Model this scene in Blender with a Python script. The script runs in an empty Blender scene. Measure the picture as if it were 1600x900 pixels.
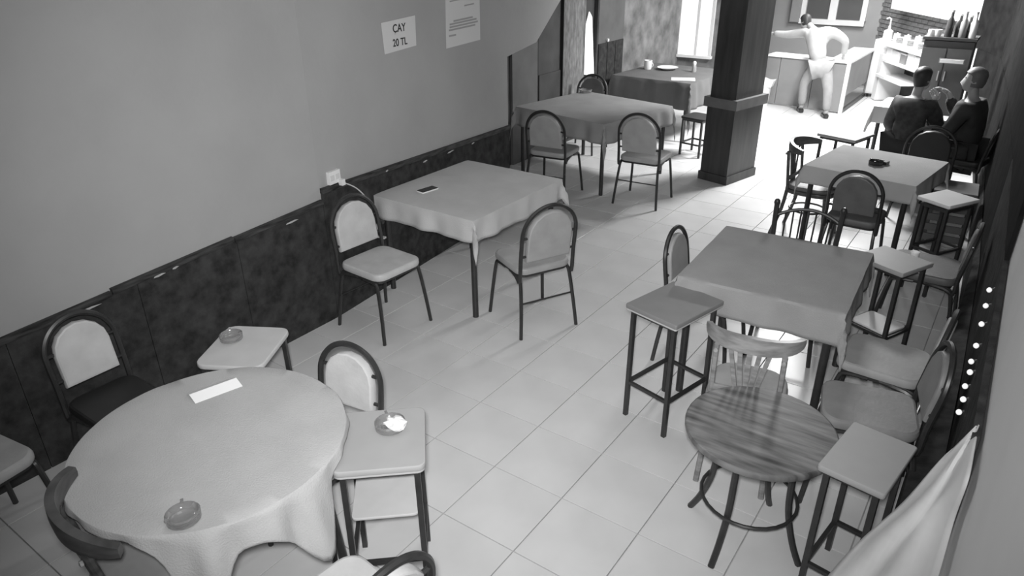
import bpy, math, random
from mathutils import Vector, Matrix, noise
random.seed(7)
PI = math.pi
SC = bpy.context.scene
COL = SC.collection

# ------------------------------------------------------------------ camera
FPX = 1109.435
CAM = Vector((1.9735, -2.1683, 2.4045))
ROT = (Matrix.Rotation(0.6167553, 3, 'Z') @ Matrix.Rotation(1.1129483, 3, 'X') @ Matrix.Rotation(-0.010974, 3, 'Z'))
cd = bpy.data.cameras.new('camera')
cd.sensor_width = 36.0
cd.lens = FPX / 1600 * 36
cd.clip_start = 0.02
cam = bpy.data.objects.new('camera', cd)
cam.matrix_world = Matrix.Translation(CAM) @ ROT.to_4x4()
COL.objects.link(cam)
SC.camera = cam

# ------------------------------------------------------------------ world, exposure, lights
SC.view_settings.view_transform = 'Standard'
SC.view_settings.look = 'None'
SC.view_settings.gamma = 1.0
SC.view_settings.use_curve_mapping = False
SC.view_settings.exposure = 0.0
w = bpy.data.worlds.new('world')
SC.world = w
w.use_nodes = True
w.node_tree.nodes['Background'].inputs[0].default_value = (1, 1, 1, 1)
w.node_tree.nodes['Background'].inputs[1].default_value = 0.02

def area(name, loc, size, power, rot=(0, 0, 0), sy=None, spread=None):
    l = bpy.data.lights.new(name, 'AREA')
    l.energy = power
    l.size = size
    if sy:
        l.shape = 'RECTANGLE'
        l.size_y = sy
    if spread:
        l.spread = spread
    o = bpy.data.objects.new(name, l)
    o.location = loc
    o.rotation_euler = rot
    COL.objects.link(o)
    return o

area('fill_light_front', (0.2, 1.0, 2.62), 1.0, 6, sy=1.0)  # weak added fill, not a fixture of the room
area('fill_light_near', (0.3, -1.0, 2.62), 0.7, 4, sy=0.7)  # added fill for the foreground, no real ceiling lamp here
area('ceiling_light_kitchen', (-0.2, 9.7, 2.62), 0.8, 125, sy=1.6)
area('ceiling_light_bar', (0.30, 7.0, 2.62), 0.7, 265, sy=0.7)
ir = bpy.data.lights.new('camera_infrared_lamp', 'SPOT')
ir.energy = 570
ir.spot_size = math.radians(96)
ir.spot_blend = 1.0
ir.shadow_soft_size = 0.05
iro = bpy.data.objects.new('camera_infrared_lamp', ir)
iro.matrix_world = Matrix.Translation(CAM + Vector((-0.02, 0.0, 0.06))) @ ROT.to_4x4() @ Matrix.Rotation(math.radians(6), 4, 'X')
COL.objects.link(iro)


# ------------------------------------------------------------------ measuring helpers (picture point -> place in the room)
def ray(px, py):
    return ROT @ Vector(((px - 800) / FPX, (450 - py) / FPX, -1))

def at(px, py, z=0.0):
    d = ray(px, py)
    return CAM + d * ((z - CAM.z) / d.z)

def on(px, py, A, B):
    n = Vector((-(B[1] - A[1]), B[0] - A[0], 0))
    d = ray(px, py)
    return CAM + d * (n.dot(Vector((A[0], A[1], 0)) - CAM) / n.dot(d))

# ------------------------------------------------------------------ materials
def mat(name, g, rough=0.6, var=0.0, scale=8.0, metal=0.0, spec=0.4, bump=0.0, bscale=60.0, emit=0.0, stretch=None, trans=0.0, lo=None):
    m = bpy.data.materials.new(name)
    m.use_nodes = True
    nt = m.node_tree
    b = nt.nodes['Principled BSDF']
    b.inputs['Base Color'].default_value = (g, g, g, 1)
    b.inputs['Roughness'].default_value = rough
    b.inputs['Metallic'].default_value = metal
    b.inputs['Specular IOR Level'].default_value = spec
    b.inputs['Transmission Weight'].default_value = trans
    if emit:
        b.inputs['Emission Color'].default_value = (1, 1, 1, 1)
        b.inputs['Emission Strength'].default_value = emit
    if var or bump:
        tc = nt.nodes.new('ShaderNodeTexCoord')
        mp = nt.nodes.new('ShaderNodeMapping')
        nt.links.new(tc.outputs['Object'], mp.inputs[0])
        if stretch:
            mp.inputs['Rotation'].default_value = (0, 0, stretch[3])
            mp.inputs['Scale'].default_value = stretch[:3]
    if var:
        n = nt.nodes.new('ShaderNodeTexNoise')
        n.inputs['Scale'].default_value = scale
        n.inputs['Detail'].default_value = 4
        nt.links.new(mp.outputs[0], n.inputs[0])
        r = nt.nodes.new('ShaderNodeValToRGB')
        a, c = max(0, g * (1 - var)), min(1, g * (1 + var))
        if lo is not None:
            a = lo
        r.color_ramp.elements[0].position = 0.3
        r.color_ramp.elements[1].position = 0.7
        r.color_ramp.elements[0].color = (a, a, a, 1)
        r.color_ramp.elements[1].color = (c, c, c, 1)
        nt.links.new(n.outputs[0], r.inputs[0])
        nt.links.new(r.outputs[0], b.inputs['Base Color'])
    if bump:
        n2 = nt.nodes.new('ShaderNodeTexNoise')
        n2.inputs['Scale'].default_value = bscale
        nt.links.new(mp.outputs[0], n2.inputs[0])
        bp = nt.nodes.new('ShaderNodeBump')
        bp.inputs['Strength'].default_value = bump
        bp.inputs['Distance'].default_value = 0.01
        nt.links.new(n2.outputs[0], bp.inputs['Height'])
        nt.links.new(bp.outputs[0], b.inputs['Normal'])
    return m

M = dict(
    wall=mat('wall_paint', 0.355, 0.7, 0.06, 1.6, bump=0.15, bscale=25),
    wallbright=mat('lightened_wall_paint', 0.72, 0.7, 0.06, 1.6),  # grey wall paint with light put into its colour where the lamp only grazes
    wainscot=mat('black_wainscot', 0.042, 0.75, 0.4, 14, spec=0.04, bump=0.2, bscale=90),
    shadepanel=mat('shaded_wall', 0.018, 0.85, 0.3, 8, spec=0.02),  # darkness of the far right wall put into the colour
    rail=mat('worn_rail', 0.035, 0.6, 0.9, 9, stretch=(6, 0.7, 6, 0)),
    chip=mat('bare_plaster', 0.42, 0.8, 0.2, 30),
    tile=mat('floor_tile', 0.61, 0.33, 0.06, 3.0, spec=0.5),
    grout=mat('grout', 0.34, 0.9, 0.2, 12),
    metal=mat('black_tube', 0.028, 0.38, 0.2, 20, spec=0.5),
    blackwood=mat('dark_wood', 0.045, 0.45, 0.4, 10, stretch=(8, 8, 1, 0)),
    vinyl=mat('pale_vinyl', 0.50, 0.5, 0.10, 9, bump=0.1),
    vinylgrey=mat('grey_vinyl', 0.34, 0.5, 0.10, 9, bump=0.1),
    vinyldark=mat('charcoal_vinyl', 0.12, 0.5, 0.15, 9, bump=0.1),
    vinyldim=mat('dim_vinyl', 0.22, 0.5, 0.12, 9, bump=0.1),
    vinylblack=mat('black_vinyl', 0.02, 0.5, 0.15, 9),
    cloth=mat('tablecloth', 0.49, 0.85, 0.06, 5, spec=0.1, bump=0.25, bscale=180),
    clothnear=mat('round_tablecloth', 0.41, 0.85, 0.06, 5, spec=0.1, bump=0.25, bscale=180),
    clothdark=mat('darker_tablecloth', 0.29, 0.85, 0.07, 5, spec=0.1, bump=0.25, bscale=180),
    clothfar=mat('shaded_tablecloth', 0.13, 0.85, 0.08, 5, spec=0.1, bump=0.2, bscale=150),  # darker copy of the cloth, the dim corner is put into its colour
    sheet=mat('pale_sheet', 0.50, 0.8, 0.18, 4, spec=0.2),
    board=mat('pale_board', 0.52, 0.45, 0.05, 8),
    boarddark=mat('brown_board', 0.19, 0.45, 0.10, 5),
    boardmid=mat('mid_board', 0.30, 0.5, 0.05, 5),
    boardpale=mat('worn_pale_board', 0.34, 0.5, 0.05, 5),
    boardedge=mat('board_edging', 0.45, 0.5),
    wood=mat('streaked_wood', 0.13, 0.42, 0.5, 3.4, stretch=(1.2, 9, 1, -0.30), lo=0.045),
    bentwood=mat('bentwood', 0.22, 0.35, 0.35, 5, stretch=(2, 2, 9, 0)),
    bentdark=mat('dark_bentwood', 0.07, 0.35, 0.4, 6, stretch=(2, 2, 9, 0)),
    pillar=mat('pillar_paint', 0.045, 0.42, 0.35, 3, stretch=(5, 5, 0.6, 0)),
    pillarband=mat('pillar_band', 0.12, 0.5, 0.2, 6),
    paper=mat('paper', 0.62, 0.8),
    ink=mat('ink', 0.03, 0.8),
    inkgrey=mat('grey_ink', 0.33, 0.8),
    white=mat('white_plastic', 0.78, 0.4),
    whitepaint=mat('white_paint', 0.72, 0.45, 0.04, 4),
    glass=mat('ashtray_glass', 0.55, 0.08, trans=0.75, spec=0.6),
    darkglass=mat('bottle_glass', 0.05, 0.1, spec=0.6),
    pane=mat('window_glass', 0.10, 0.08, spec=0.6),
    phone=mat('phone_black', 0.03, 0.25),
    greypanel=mat('counter_panel', 0.24, 0.5, 0.08, 4),
    steel=mat('steel', 0.55, 0.3, 0.1, 10, metal=0.6),
    kitchenwall=mat('kitchen_wall', 0.30, 0.6, 0.05, 3),
    mottled=mat('mottled_wall', 0.15, 0.7, 0.5, 4.5),
    darkwall=mat('dark_panel', 0.050, 0.7, 0.25, 4),
    midwall=mat('brown_panel', 0.10, 0.7, 0.2, 3),
    haze=mat('curtain', 0.27, 0.7, 0.35, 6, stretch=(3, 8, 1.5, 0)),
    brick=mat('brick', 0.22, 0.8, 0.35, 9),
    mortar=mat('mortar', 0.30, 0.9),
    ceil=mat('ceiling_paint', 0.45, 0.8),
    skin=mat('skin', 0.36, 0.55),
    hair=mat('hair', 0.03, 0.5),
    hairgrey=mat('grey_hair', 0.13, 0.5),
    shirtdark=mat('plaid_shirt', 0.035, 0.8, 0.5, 16),
    coat=mat('dark_coat', 0.035, 0.8, 0.3, 8),
    shirtwhite=mat('white_shirt', 0.42, 0.7, 0.06, 8),
    trouser=mat('pale_trousers', 0.26, 0.8, 0.1, 8),
    trouserdark=mat('dark_trousers', 0.03, 0.8),
    glow=mat('lit_pane', 0.9, 0.4, emit=0.9),
    lamp=mat('lamp_panel', 0.9, 0.4, emit=2.0),
    bulb=mat('bulb', 0.9, 0.3, emit=0.6),
    cupwhite=mat('bright_cup', 0.9, 0.3),  # plain white material of the small cup
    wire=mat('cable', 0.55, 0.5),
    wiredark=mat('dark_wire', 0.05, 0.5),
)

# ------------------------------------------------------------------ mesh builder
class MB:
    def __init__(s):
        s.v, s.f = [], []

    def box(s, c, d, R=None):
        n = len(s.v)
        for dx in (-.5, .5):
            for dy in (-.5, .5):
                for dz in (-.5, .5):
                    q = Vector((dx * d[0], dy * d[1], dz * d[2]))
                    if R is not None:
                        q = R @ q
                    s.v.append(tuple(Vector(c) + q))
        for f in ((0, 1, 3, 2), (4, 6, 7, 5), (0, 4, 5, 1), (2, 3, 7, 6), (0, 2, 6, 4), (1, 5, 7, 3)):
            s.f.append(tuple(n + i for i in f))
        return s

    def bar(s, a, b, wx, wz, up=(0, 0, 1)):
        a, b = Vector(a), Vector(b)
        y = (b - a).normalized()
        x = y.cross(Vector(up))
        if x.length < 1e-4:
            x = y.cross(Vector((0, 1, 0)))
        x.normalize()
        z = x.cross(y)
        R = Matrix((x, y, z)).transposed()
        return s.box((a + b) / 2, (wx, (b - a).length, wz), R)

    def rings(s, rings, closed=False, caps=True):
        n = len(s.v)
        k = len(rings[0])
        for r in rings:
            s.v += [tuple(p) for p in r]
        m = len(rings)
        for i in range(m if closed else m - 1):
            a, b = n + i * k, n + ((i + 1) % m) * k
            for j in range(k):
                j2 = (j + 1) % k
                s.f.append((a + j, a + j2, b + j2, b + j))
        if caps and not closed:
            s.f.append(tuple(n + j for j in reversed(range(k))))
            s.f.append(tuple(n + (m - 1) * k + j for j in range(k)))
        return s

    def tube(s, path, r, k=8, closed=False):
        P = [Vector(p) for p in path]
        m = len(P)
        rr = r if isinstance(r, (list, tuple)) else [r] * m
        rings = []
        prev = None
        for i in range(m):
            if closed:
                t = P[(i + 1) % m] - P[i - 1]
            else:
                t = P[min(i + 1, m - 1)] - P[max(i - 1, 0)]
            t.normalize()
            if prev is None:
                x = t.orthogonal().normalized()
            else:
                x = (prev - t * prev.dot(t)).normalized()
            prev = x
            y = t.cross(x)
            rings.append([P[i] + (x * math.cos(2 * PI * j / k) + y * math.sin(2 * PI * j / k)) * rr[i] for j in range(k)])
        return s.rings(rings, closed)

    def slab(s, outline, z0, z1, r=0.008, T=None):
        cx = sum(p[0] for p in outline) / len(outline)
        cy = sum(p[1] for p in outline) / len(outline)
        av = sum(math.hypot(p[0] - cx, p[1] - cy) for p in outline) / len(outline)
        q = 1 - r / av
        prof = [(q, z0), (1 - r * .3 / av, z0 + r * .3), (1, z0 + r), (1, z1 - r), (1 - r * .3 / av, z1 - r * .3), (q, z1)]
        R = []
        for sc, z in prof:
            ring = [Vector((cx + (p[0] - cx) * sc, cy + (p[1] - cy) * sc, z)) for p in outline]
            if T is not None:
                ring = [T @ p for p in ring]
            R.append(ring)
        return s.rings(R)

    def lathe(s, prof, k=20, c=(0, 0, 0), caps=True):
        R = []
        for r, z in prof:
            R.append([Vector((c[0] + r * math.cos(2 * PI * j / k), c[1] + r * math.sin(2 * PI * j / k), c[2] + z)) for j in range(k)])
        return s.rings(R, caps=caps)

    def quad(s, pts):
        n = len(s.v)
        s.v += [tuple(p) for p in pts]
        s.f.append(tuple(range(n, n + len(pts))))
        return s

    def plate(s, pts, nrm, t):
        nrm = Vector(nrm) * t
        A = [Vector(p) for p in pts]
        return s.rings([A, [p + nrm for p in A]])

    def mesh(s, name, m, smooth=True):
        me = bpy.data.meshes.new(name)
        me.from_pydata([tuple(v) for v in s.v], [], s.f)
        me.materials.append(m)
        import bmesh
        bm = bmesh.new()
        bm.from_mesh(me)
        bmesh.ops.recalc_face_normals(bm, faces=bm.faces)
        bm.to_mesh(me)
        bm.free()
        if smooth:
            me.shade_smooth()
            me.set_sharp_from_angle(angle=math.radians(40))
            for pgn in me.polygons:
                if len(pgn.vertices) > 8:
                    pgn.use_smooth = False
        return me

    def obj(s, name, m, parent=None, smooth=True):
        return link(name, s.mesh(name, m, smooth), parent)

def link(name, data, parent=None):
    o = bpy.data.objects.new(name, data)
    COL.objects.link(o)
    if parent is not None:
        o.parent = parent
    return o

def tag(o, label, cat, group=None, kind=None):
    if label:
        o['label'] = label
    if cat:
        o['category'] = cat
    if group:
        o['group'] = group
    if kind:
        o['kind'] = kind
    return o

def thing(name, label, cat, loc, rz=0.0, group=None):
    o = link(name, None)
    o.empty_display_size = 0.05
    o.location = loc
    o.rotation_euler = (0, 0, rz)
    return tag(o, label, cat, group)

def struct(o, label=None):
    o['kind'] = 'structure'
    if label:
        o['label'] = label
    return o

def facing(dx, dy):
    return math.atan2(-dx, dy)

def copy_tree(o, parent=None):
    c = o.copy()
    COL.objects.link(c)
    if parent is not None:
        c.parent = parent
    for ch in list(o.children):
        copy_tree(ch, c)
    return c

def rrect(wx, wy, r, n=5, cx=0, cy=0):
    P = []
    for k, (sx, sy) in enumerate(((1, 1), (-1, 1), (-1, -1), (1, -1))):
        for i in range(n + 1):
            a = PI / 2 * (k + i / n)
            P.append((cx + sx * (wx / 2 - r) + r * math.cos(a), cy + sy * (wy / 2 - r) + r * math.sin(a)))
    return P

def circle(r, n=32):
    return [(r * math.cos(2 * PI * i / n), r * math.sin(2 * PI * i / n)) for i in range(n)]

def smooth_path(P, sub=5):
    P = [Vector(p) for p in P]
    out = []
    for i in range(len(P) - 1):
        p0, p1, p2, p3 = P[max(i - 1, 0)], P[i], P[i + 1], P[min(i + 2, len(P) - 1)]
        for j in range(sub):
            t = j / sub
            out.append(0.5 * ((2 * p1) + (p2 - p0) * t + (2 * p0 - 5 * p1 + 4 * p2 - p3) * t * t + (3 * p1 - p0 - 3 * p2 + p3) * t ** 3))
    out.append(P[-1])
    return out

# ================================================================== THE SETTING
H = 2.7
# ---- floor: grout bed with single tiles
fl = MB().box((-0.3, 4.4, -0.06), (5.4, 15.4, 0.1)).obj('floor', M['grout'], smooth=False)
struct(fl, 'pale tiled floor laid in squares')
TU, TV, TO = Vector((.39988, -.00143, 0)), Vector((.0028, .4007, 0)), Vector((.25136, -.31392, 0))
g = 0.0028
tm = MB()
a, b = TU.copy(), TV.copy()
tc = [(-a - b) / 2, (a - b) / 2, (a + b) / 2, (-a + b) / 2]
sh = [p * (1 - 2 * g / .4) for p in tc]
sh2 = [p * (1 - 2 * (g + .0008) / .4) for p in tc]
tm.rings([[p + Vector((0, 0, -.012)) for p in sh], [p + Vector((0, 0, -.0006)) for p in sh], [p for p in sh2]])
tile_me = tm.mesh('tile', M['tile'], smooth=False)
slots = []
for i in range(-9, 6):
    for j in range(-8, 32):
        c = TO + TU * (i + .5) + TV * (j + .5)
        if c.x > 2.35 or c.x < -2.85 or c.y > 11.9 or c.y < -1.9:
            continue
        if c.y < 2.7 and c.x < -1.75:
            continue
        if c.y < 1.6 and c.x < -1.5 - 0.0 and c.x < -1.62:
            continue
        # left out where the camera's picture cannot reach
        q = ROT.transposed() @ (c - CAM)
        if q.z > -0.2 or abs(q.x / -q.z) > 0.86 or abs(q.y / -q.z) > 0.60:
            continue
        slots.append((c, (c - CAM).length))
slots.sort(key=lambda s: s[1])
rest = MB()
for n, (c, d) in enumerate(slots):
    if n < 298:
        t = link('tile', tile_me, fl)
        t.location = c
    else:
        rest.rings([[p + c + Vector((0, 0, -.012)) for p in sh], [p + c + Vector((0, 0, -.0006)) for p in sh], [p + c for p in sh2]])
if rest.v:
    r = rest.obj('far_tiles', M['tile'], fl, smooth=False)
    r['kind'] = 'stuff'

# ---- ceiling and near wall (outside the picture)
struct(MB().box((-0.3, 4.4, H + .05), (5.4, 15.4, 0.1)).obj('ceiling', M['ceil'], smooth=False))
struct(MB().box((0.2, -3.05, H / 2), (4.4, 0.1, H)).obj('wall_near', M['wall'], smooth=False))

def wallrun(pts, z0, z1, t, side):
    """a wall along a floor line, t thick on the given side (+1 left of travel)"""
    m = MB()
    P = [Vector((p[0], p[1], 0)) for p in pts]
    off = []
    for i in range(len(P)):
        d = (P[min(i + 1, len(P) - 1)] - P[max(i - 1, 0)]).normalized()
        off.append(P[i] + Vector((-d.y, d.x, 0)) * t * side)
    R = []
    for p, o in zip(P, off):
        R.append([p + Vector((0, 0, z0)), p + Vector((0, 0, z1)), o + Vector((0, 0, z1)), o + Vector((0, 0, z0))])
    return m.rings(R)

# ---- left wall: two planes with a small step, sloped opening at the far end
LA, LB = (-1.62, -3.0), (-1.62, 0.74)
LC, LD = (-1.62, 0.74), (-1.84, 2.86)
_e = on(794, 200, LC, LD)
LD = (_e.x, _e.y)
wl = wallrun([LA, LB], 0, H, .15, 1)
ln = Vector((LD[1] - LC[1], -(LD[0] - LC[0]), 0)).normalized()   # into the room
m2 = wallrun([LC, LD], 0, H, .15, 1)
n0 = len(wl.v)
wl.v += m2.v
wl.f += [tuple(i + n0 for i in f) for f in m2.f]
op = [on(795, 88, LC, LD), on(838, 66, LC, LD), on(876, 0, LC, LD)]
e = on(905, -40, LC, LD)
top = [Vector((LD[0], LD[1], op[0].z)), op[1], op[2], Vector((e.x, e.y, e.z)), Vector((e.x, e.y, H)), Vector((LD[0], LD[1], H))]
wl.plate(top, -ln, .12)
wall_left = struct(wl.obj('wall_left', M['wall'], smooth=False), 'plain grey painted wall above a black wainscot')

def wpanel(A, B, px0, px1, name):
    p0, p1 = on(*px0, A, B), on(*px1, A, B)
    return p0, p1
def wains(A, B, nrm, z0, z1, parent):
    nrm = Vector(nrm)
    p = MB().plate([Vector((A[0], A[1], 0)), Vector((B[0], B[1], 0)), Vector((B[0], B[1], z1)), Vector((A[0], A[1], z0))], nrm, .014)
    return p.obj('wainscot_panel', M['wainscot'], parent, smooth=False)
def zline(A, B, pa, pb, Y):
    a, b = on(*pa, A, B), on(*pb, A, B)
    return a.z + (b.z - a.z) * (Y - a.y) / (b.y - a.y)
zz = lambda Y: zline(LA, LB, (0, 528), (480, 322), Y)
zz2 = lambda Y: zline(LC, LD, (508, 292), (790, 197), Y)
# first run in panels with visible joints
cuts = [-3.0, -1.2, -0.55, 0.07, 0.74]
for i in range(4):
    y0, y1 = cuts[i] + .002, cuts[i + 1] - .002
    wains((LA[0], y0), (LA[0], y1), (1, 0, 0), zz(y0) - .02, zz(y1) - .02, wall_left)
f2 = lambda t: (LC[0] + (LD[0] - LC[0]) * t, LC[1] + (LD[1] - LC[1]) * t)
for t0, t1 in ((0, .5), (.5, 1)):
    A_, B_ = f2(t0 + .001), f2(t1 - .001)
    wains(A_, B_, ln, zz2(A_[1]) - .02, zz2(B_[1]) - .02, wall_left)
rails = []
for k, (y0, y1, dz) in enumerate(((-3, -0.69, 0), (-0.685, 0.05, .012), (0.055, .735, .004))):
    r = MB().bar((LA[0] + .012, y0, zz(y0) - .012 + dz), (LA[0] + .012, y1, zz(y1) - .012 + dz), .03, .03)
    rails.append((r, 'trim_%d' % (k + 1)))
A_, B_ = f2(.0), f2(1)
r = MB().bar(Vector((A_[0], A_[1], zz2(A_[1]) - .015)) + ln * .012, Vector((B_[0], B_[1], zz2(B_[1]) - .015)) + ln * .012, .03, .034)
rails.append((r, 'trim_4'))
for k, (r, nm) in enumerate(rails):
    struct(r.obj(nm, M['rail'], smooth=False), 'worn black rail along the top of the wainscot')
# plaster chips showing along the rail
chips = [(130, 478, .16), (245, 424, .07), (270, 412, .04), (452, 341, .10), (600, 262, .03), (660, 247, .06), (700, 232, .10), (735, 219, .05)]
for x, y, l in chips:
    A, B = (LA, LB) if x < 500 else (LC, LD)
    p = on(x, y + 4, A, B)
    d = (Vector((B[0] - A[0], B[1] - A[1], 0))).normalized() + Vector((0, 0, .03))
    nn = Vector((1, 0, 0)) if x < 500 else ln
    q = p + nn * .0275
    m = MB()
    m.v = [tuple(q - d * l / 2 + Vector((0, 0, -.004))), tuple(q - d * l * .1 + Vector((0, 0, -.007))), tuple(q + d * l / 2), tuple(q + d * l * .2 + Vector((0, 0, .006))), tuple(q - d * l * .4 + Vector((0, 0, .003)))]
    m.f = [(0, 1, 2, 3, 4)]
    m2 = MB().plate(m.v, nn, .0015)
    m2.obj('plaster_chip', M['chip'], wall_left, smooth=False)

# ---- alcove beyond the left wall
AX = -2.75
wa = wallrun([(AX, LD[1]), (AX, 9.2)], 0, H, .15, 1)
wa.box((-2.45, LD[1] + .02, H / 2), (.85, .1, H))
wall_al = struct(wa.obj('wall_alcove', M['darkwall'], smooth=False), 'dark recess wall beyond the grey wall')
apx = lambda x: on(x, 100, (AX, 0), (AX, 1)).y
def apanel(name, y0, y1, z0, z1, m, t, parent=wall_al, x=AX):
    return MB().box((x + t / 2, (y0 + y1) / 2, (z0 + z1) / 2), (t, y1 - y0, z1 - z0)).obj(name, M[m], parent, smooth=False)
apanel('wall_panel', apx(797), apx(837), 0, 2.4, 'midwall', .03)
apanel('wall_panel', apx(839), apx(872), 0, 2.4, 'darkwall', .02)
apanel('skirting_panel', apx(839), apx(872), 0, .95, 'darkwall', .035)
# pale patterned curtain
cm = MB()
y0, y1 = apx(874), apx(906)
R = []
for k in range(25):
    y = y0 + (y1 - y0) * k / 24
    x = AX + .05 + .018 * math.sin(k * 1.6)
    R.append([(x, y, .08), (x, y, 2.3), (x + .006, y, 2.3), (x + .006, y, .08)])
cm.rings([[Vector(p) for p in r] for r in R])
tag(cm.obj('curtain', M['haze']), 'pale mottled curtain hanging in the dark recess behind the far tables', 'curtain')
wn = thing('window_2', None, None, (AX, 0, 0))
struct(wn, 'narrow bright slit of a lit opening in the recess')
del_pts = [(908, 116), (925, 118), (922, 26), (918, 18), (910, 50)]
MB().plate([on(x, y, (AX, 0), (AX, 1)) + Vector((2.75 + .02, 0, 0)) for x, y in del_pts], (1, 0, 0), .01).obj('lit_pane', M['glow'], wn, smooth=False)
fy = apx(926)
MB().box((.03, fy + .01, 1.0), (.05, .03, 2.0)).obj('window_frame', M['darkwall'], wn, smooth=False)
# door with dark lower half
dn = thing('door_1', None, None, (AX, apx(947), 0))
struct(dn, 'dark door with a grey upper half')
dw = apx(967) - apx(928)
MB().box((.03, 0, 1.0), (.05, dw, 2.0)).obj('door_leaf', M['midwall'], dn, smooth=False)
for k in (-1, 0, 1):
    MB().box((.062, k * dw / 3.1, .575), (.015, dw / 3.3, 1.15)).obj('lower_board', M['wainscot'], dn, smooth=False)
k_ = MB().lathe([(.004, 0), (.02, .005), (.02, .03), (.004, .035)], 10)
ko = k_.obj('door_knob', M['white'], dn)
ko.rotation_euler = (0, PI / 2, 0)
ko.location = (.055, -.12, 1.18)
apanel('plaster_panel', apx(969), 9.18, 0, 2.5, 'mottled', .02)

# ---- wall behind the pillar with a bright window
struct(wallrun([(AX, 9.2), (-1.5, 9.2)], 0, H, .12, 1).obj('wall_middle', M['mottled'], smooth=False))
w3 = struct(thing('window_3', None, None, (0, 9.2, 0)), 'tall bright window with white frame behind the black pillar')
x0, x1 = on(1061, 60, (0, 9.2), (1, 9.2)).x, on(1112, 60, (0, 9.2), (1, 9.2)).x
xm = on(1090, 60, (0, 9.2), (1, 9.2)).x
z0 = .70
for xa, xb in ((x0 + .02, xm - .02), (xm + .02, x1 - .02)):
    MB().box(((xa + xb) / 2, -.02, (z0 + 2.2) / 2), (xb - xa, .02, 2.2 - z0)).obj('lit_pane', M['glow'], w3, smooth=False)
for x in (x0, xm, x1):
    MB().box((x, -.03, (z0 + 2.2) / 2), (.045, .05, 2.2 - z0 + .05)).obj('window_frame', M['whitepaint'], w3, smooth=False)
MB().box(((x0 + x1) / 2, -.04, z0 - .02), (x1 - x0 + .08, .08, .04)).obj('window_sill', M['whitepaint'], w3, smooth=False)

# ---- kitchen back wall, with its window
struct(wallrun([(-2.75, 12), (-.30, 12)], 0, H, .12, 1).obj('wall_back', M['kitchenwall'], smooth=False), 'light grey kitchen wall behind the counter')
KA, KB = (-.30, 12.0), (1.0, 10.0)
kd = Vector((KB[0] - KA[0], KB[1] - KA[1], 0)).normalized()
kn = Vector((kd.y, -kd.x, 0))     # into the room
if kn.y > 0:
    kn = -kn
wk = struct(wallrun([KA, KB], 0, H, .12, 1).obj('wall_kitchen', M['mortar'], smooth=False), 'brick wall over the kitchen worktop')
w1 = struct(thing('window_1', None, None, (0, 12, 0)), 'white double casement window over the counter')
bl, br = on(1256, 18, (0, 12), (1, 12)), on(1346, 44, (0, 12), (1, 12))
x0, x1, z0, z1 = bl.x, br.x, 1.02, 2.1
fr = .085
MB().box(((x0 + x1) / 2, -.05, z0), (x1 - x0 + fr, .10, fr)).obj('window_sill', M['whitepaint'], w1, smooth=False)
for x in (x0, (x0 + x1) / 2, x1):
    MB().box((x, -.03, (z0 + z1) / 2), (fr if x != (x0 + x1) / 2 else fr * 1.5, .06, z1 - z0)).obj('window_frame', M['whitepaint'], w1, smooth=False)
MB().box(((x0 + x1) / 2, -.03, z1), (x1 - x0 + fr, .06, fr)).obj('window_frame', M['whitepaint'], w1, smooth=False)
for s in (0, 1):
    xa = x0 + s * (x1 - x0) / 2 + fr * .6
    xb = xa + (x1 - x0) / 2 - fr * 1.2
    MB().box(((xa + xb) / 2, -.012, (z0 + z1) / 2), (xb - xa, .01, z1 - z0 - fr)).obj('pane', M['pane'], w1, smooth=False)
# vertical pipe left of the window
xp = on(1247, 10, (0, 12), (1, 12)).x
tag(MB().box((xp, 11.93, 1.85), (.16, .12, 1.7)).obj('wall_cupboard', M['greypanel'], smooth=False), 'narrow grey box on the kitchen wall beside the window', 'wall box')

# bricks on the kitchen wall
Lk = (Vector(KB) - Vector(KA)).length
bw, bh = .21, .065
brick_me = MB().box((0, 0, 0), (bw - .012, .02, bh - .012)).mesh('brick', M['brick'], smooth=False)
ang = math.atan2(kd.y, kd.x)
for row in range(10):
    zc = .82 + row * bh
    s = (bw / 2 if row % 2 else 0) + .06
    while s < Lk - .1:
        o = link('brick', brick_me, wk)
        o.location = Vector((KA[0], KA[1], zc)) + kd * s + kn * .006
        o.rotation_euler = (0, 0, ang)
        s += bw

# ---- right wall: dark ledge below, grey above
RP = [(2.16, -3.0), (2.14, -.4), (2.12, 1.5), (2.06, 3.4), (1.92, 5.7), (1.70, 8.3), (1.0, 10.0)]
wr = wallrun([(p[0], p[1]) for p in RP], 0, H, .15, -1)
wall_right = struct(wr.obj('wall_right', M['wallbright'], smooth=False), 'wall with a black lower part beside the row of chairs')
wains_r = wallrun([(2.126, -.02)] + [(p[0] - .004, p[1]) for p in RP[2:4]], 0, 1.08, .022, 1)
wains_r.obj('wainscot_panel', M['wainscot'], wall_right, smooth=False)
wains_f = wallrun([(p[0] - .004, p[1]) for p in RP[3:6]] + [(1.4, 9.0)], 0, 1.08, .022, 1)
wains_f.obj('wainscot_panel', M['shadepanel'], wall_right, smooth=False)  # same wainscot, shade painted in to offset the bar light
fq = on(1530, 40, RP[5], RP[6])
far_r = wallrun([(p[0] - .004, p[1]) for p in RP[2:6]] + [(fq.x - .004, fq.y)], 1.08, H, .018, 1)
far_r.obj('shaded_upper_panel', M['shadepanel'], wall_right, smooth=False)  # dark sheet over the grey wall, painting in its unlit far end
PL = [(1.98, -.02), (1.97, .87), (1.975, 1.77), (1.985, 3.35), (1.87, 5.66), (1.66, 8.2)]
m = MB()
R = []
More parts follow.
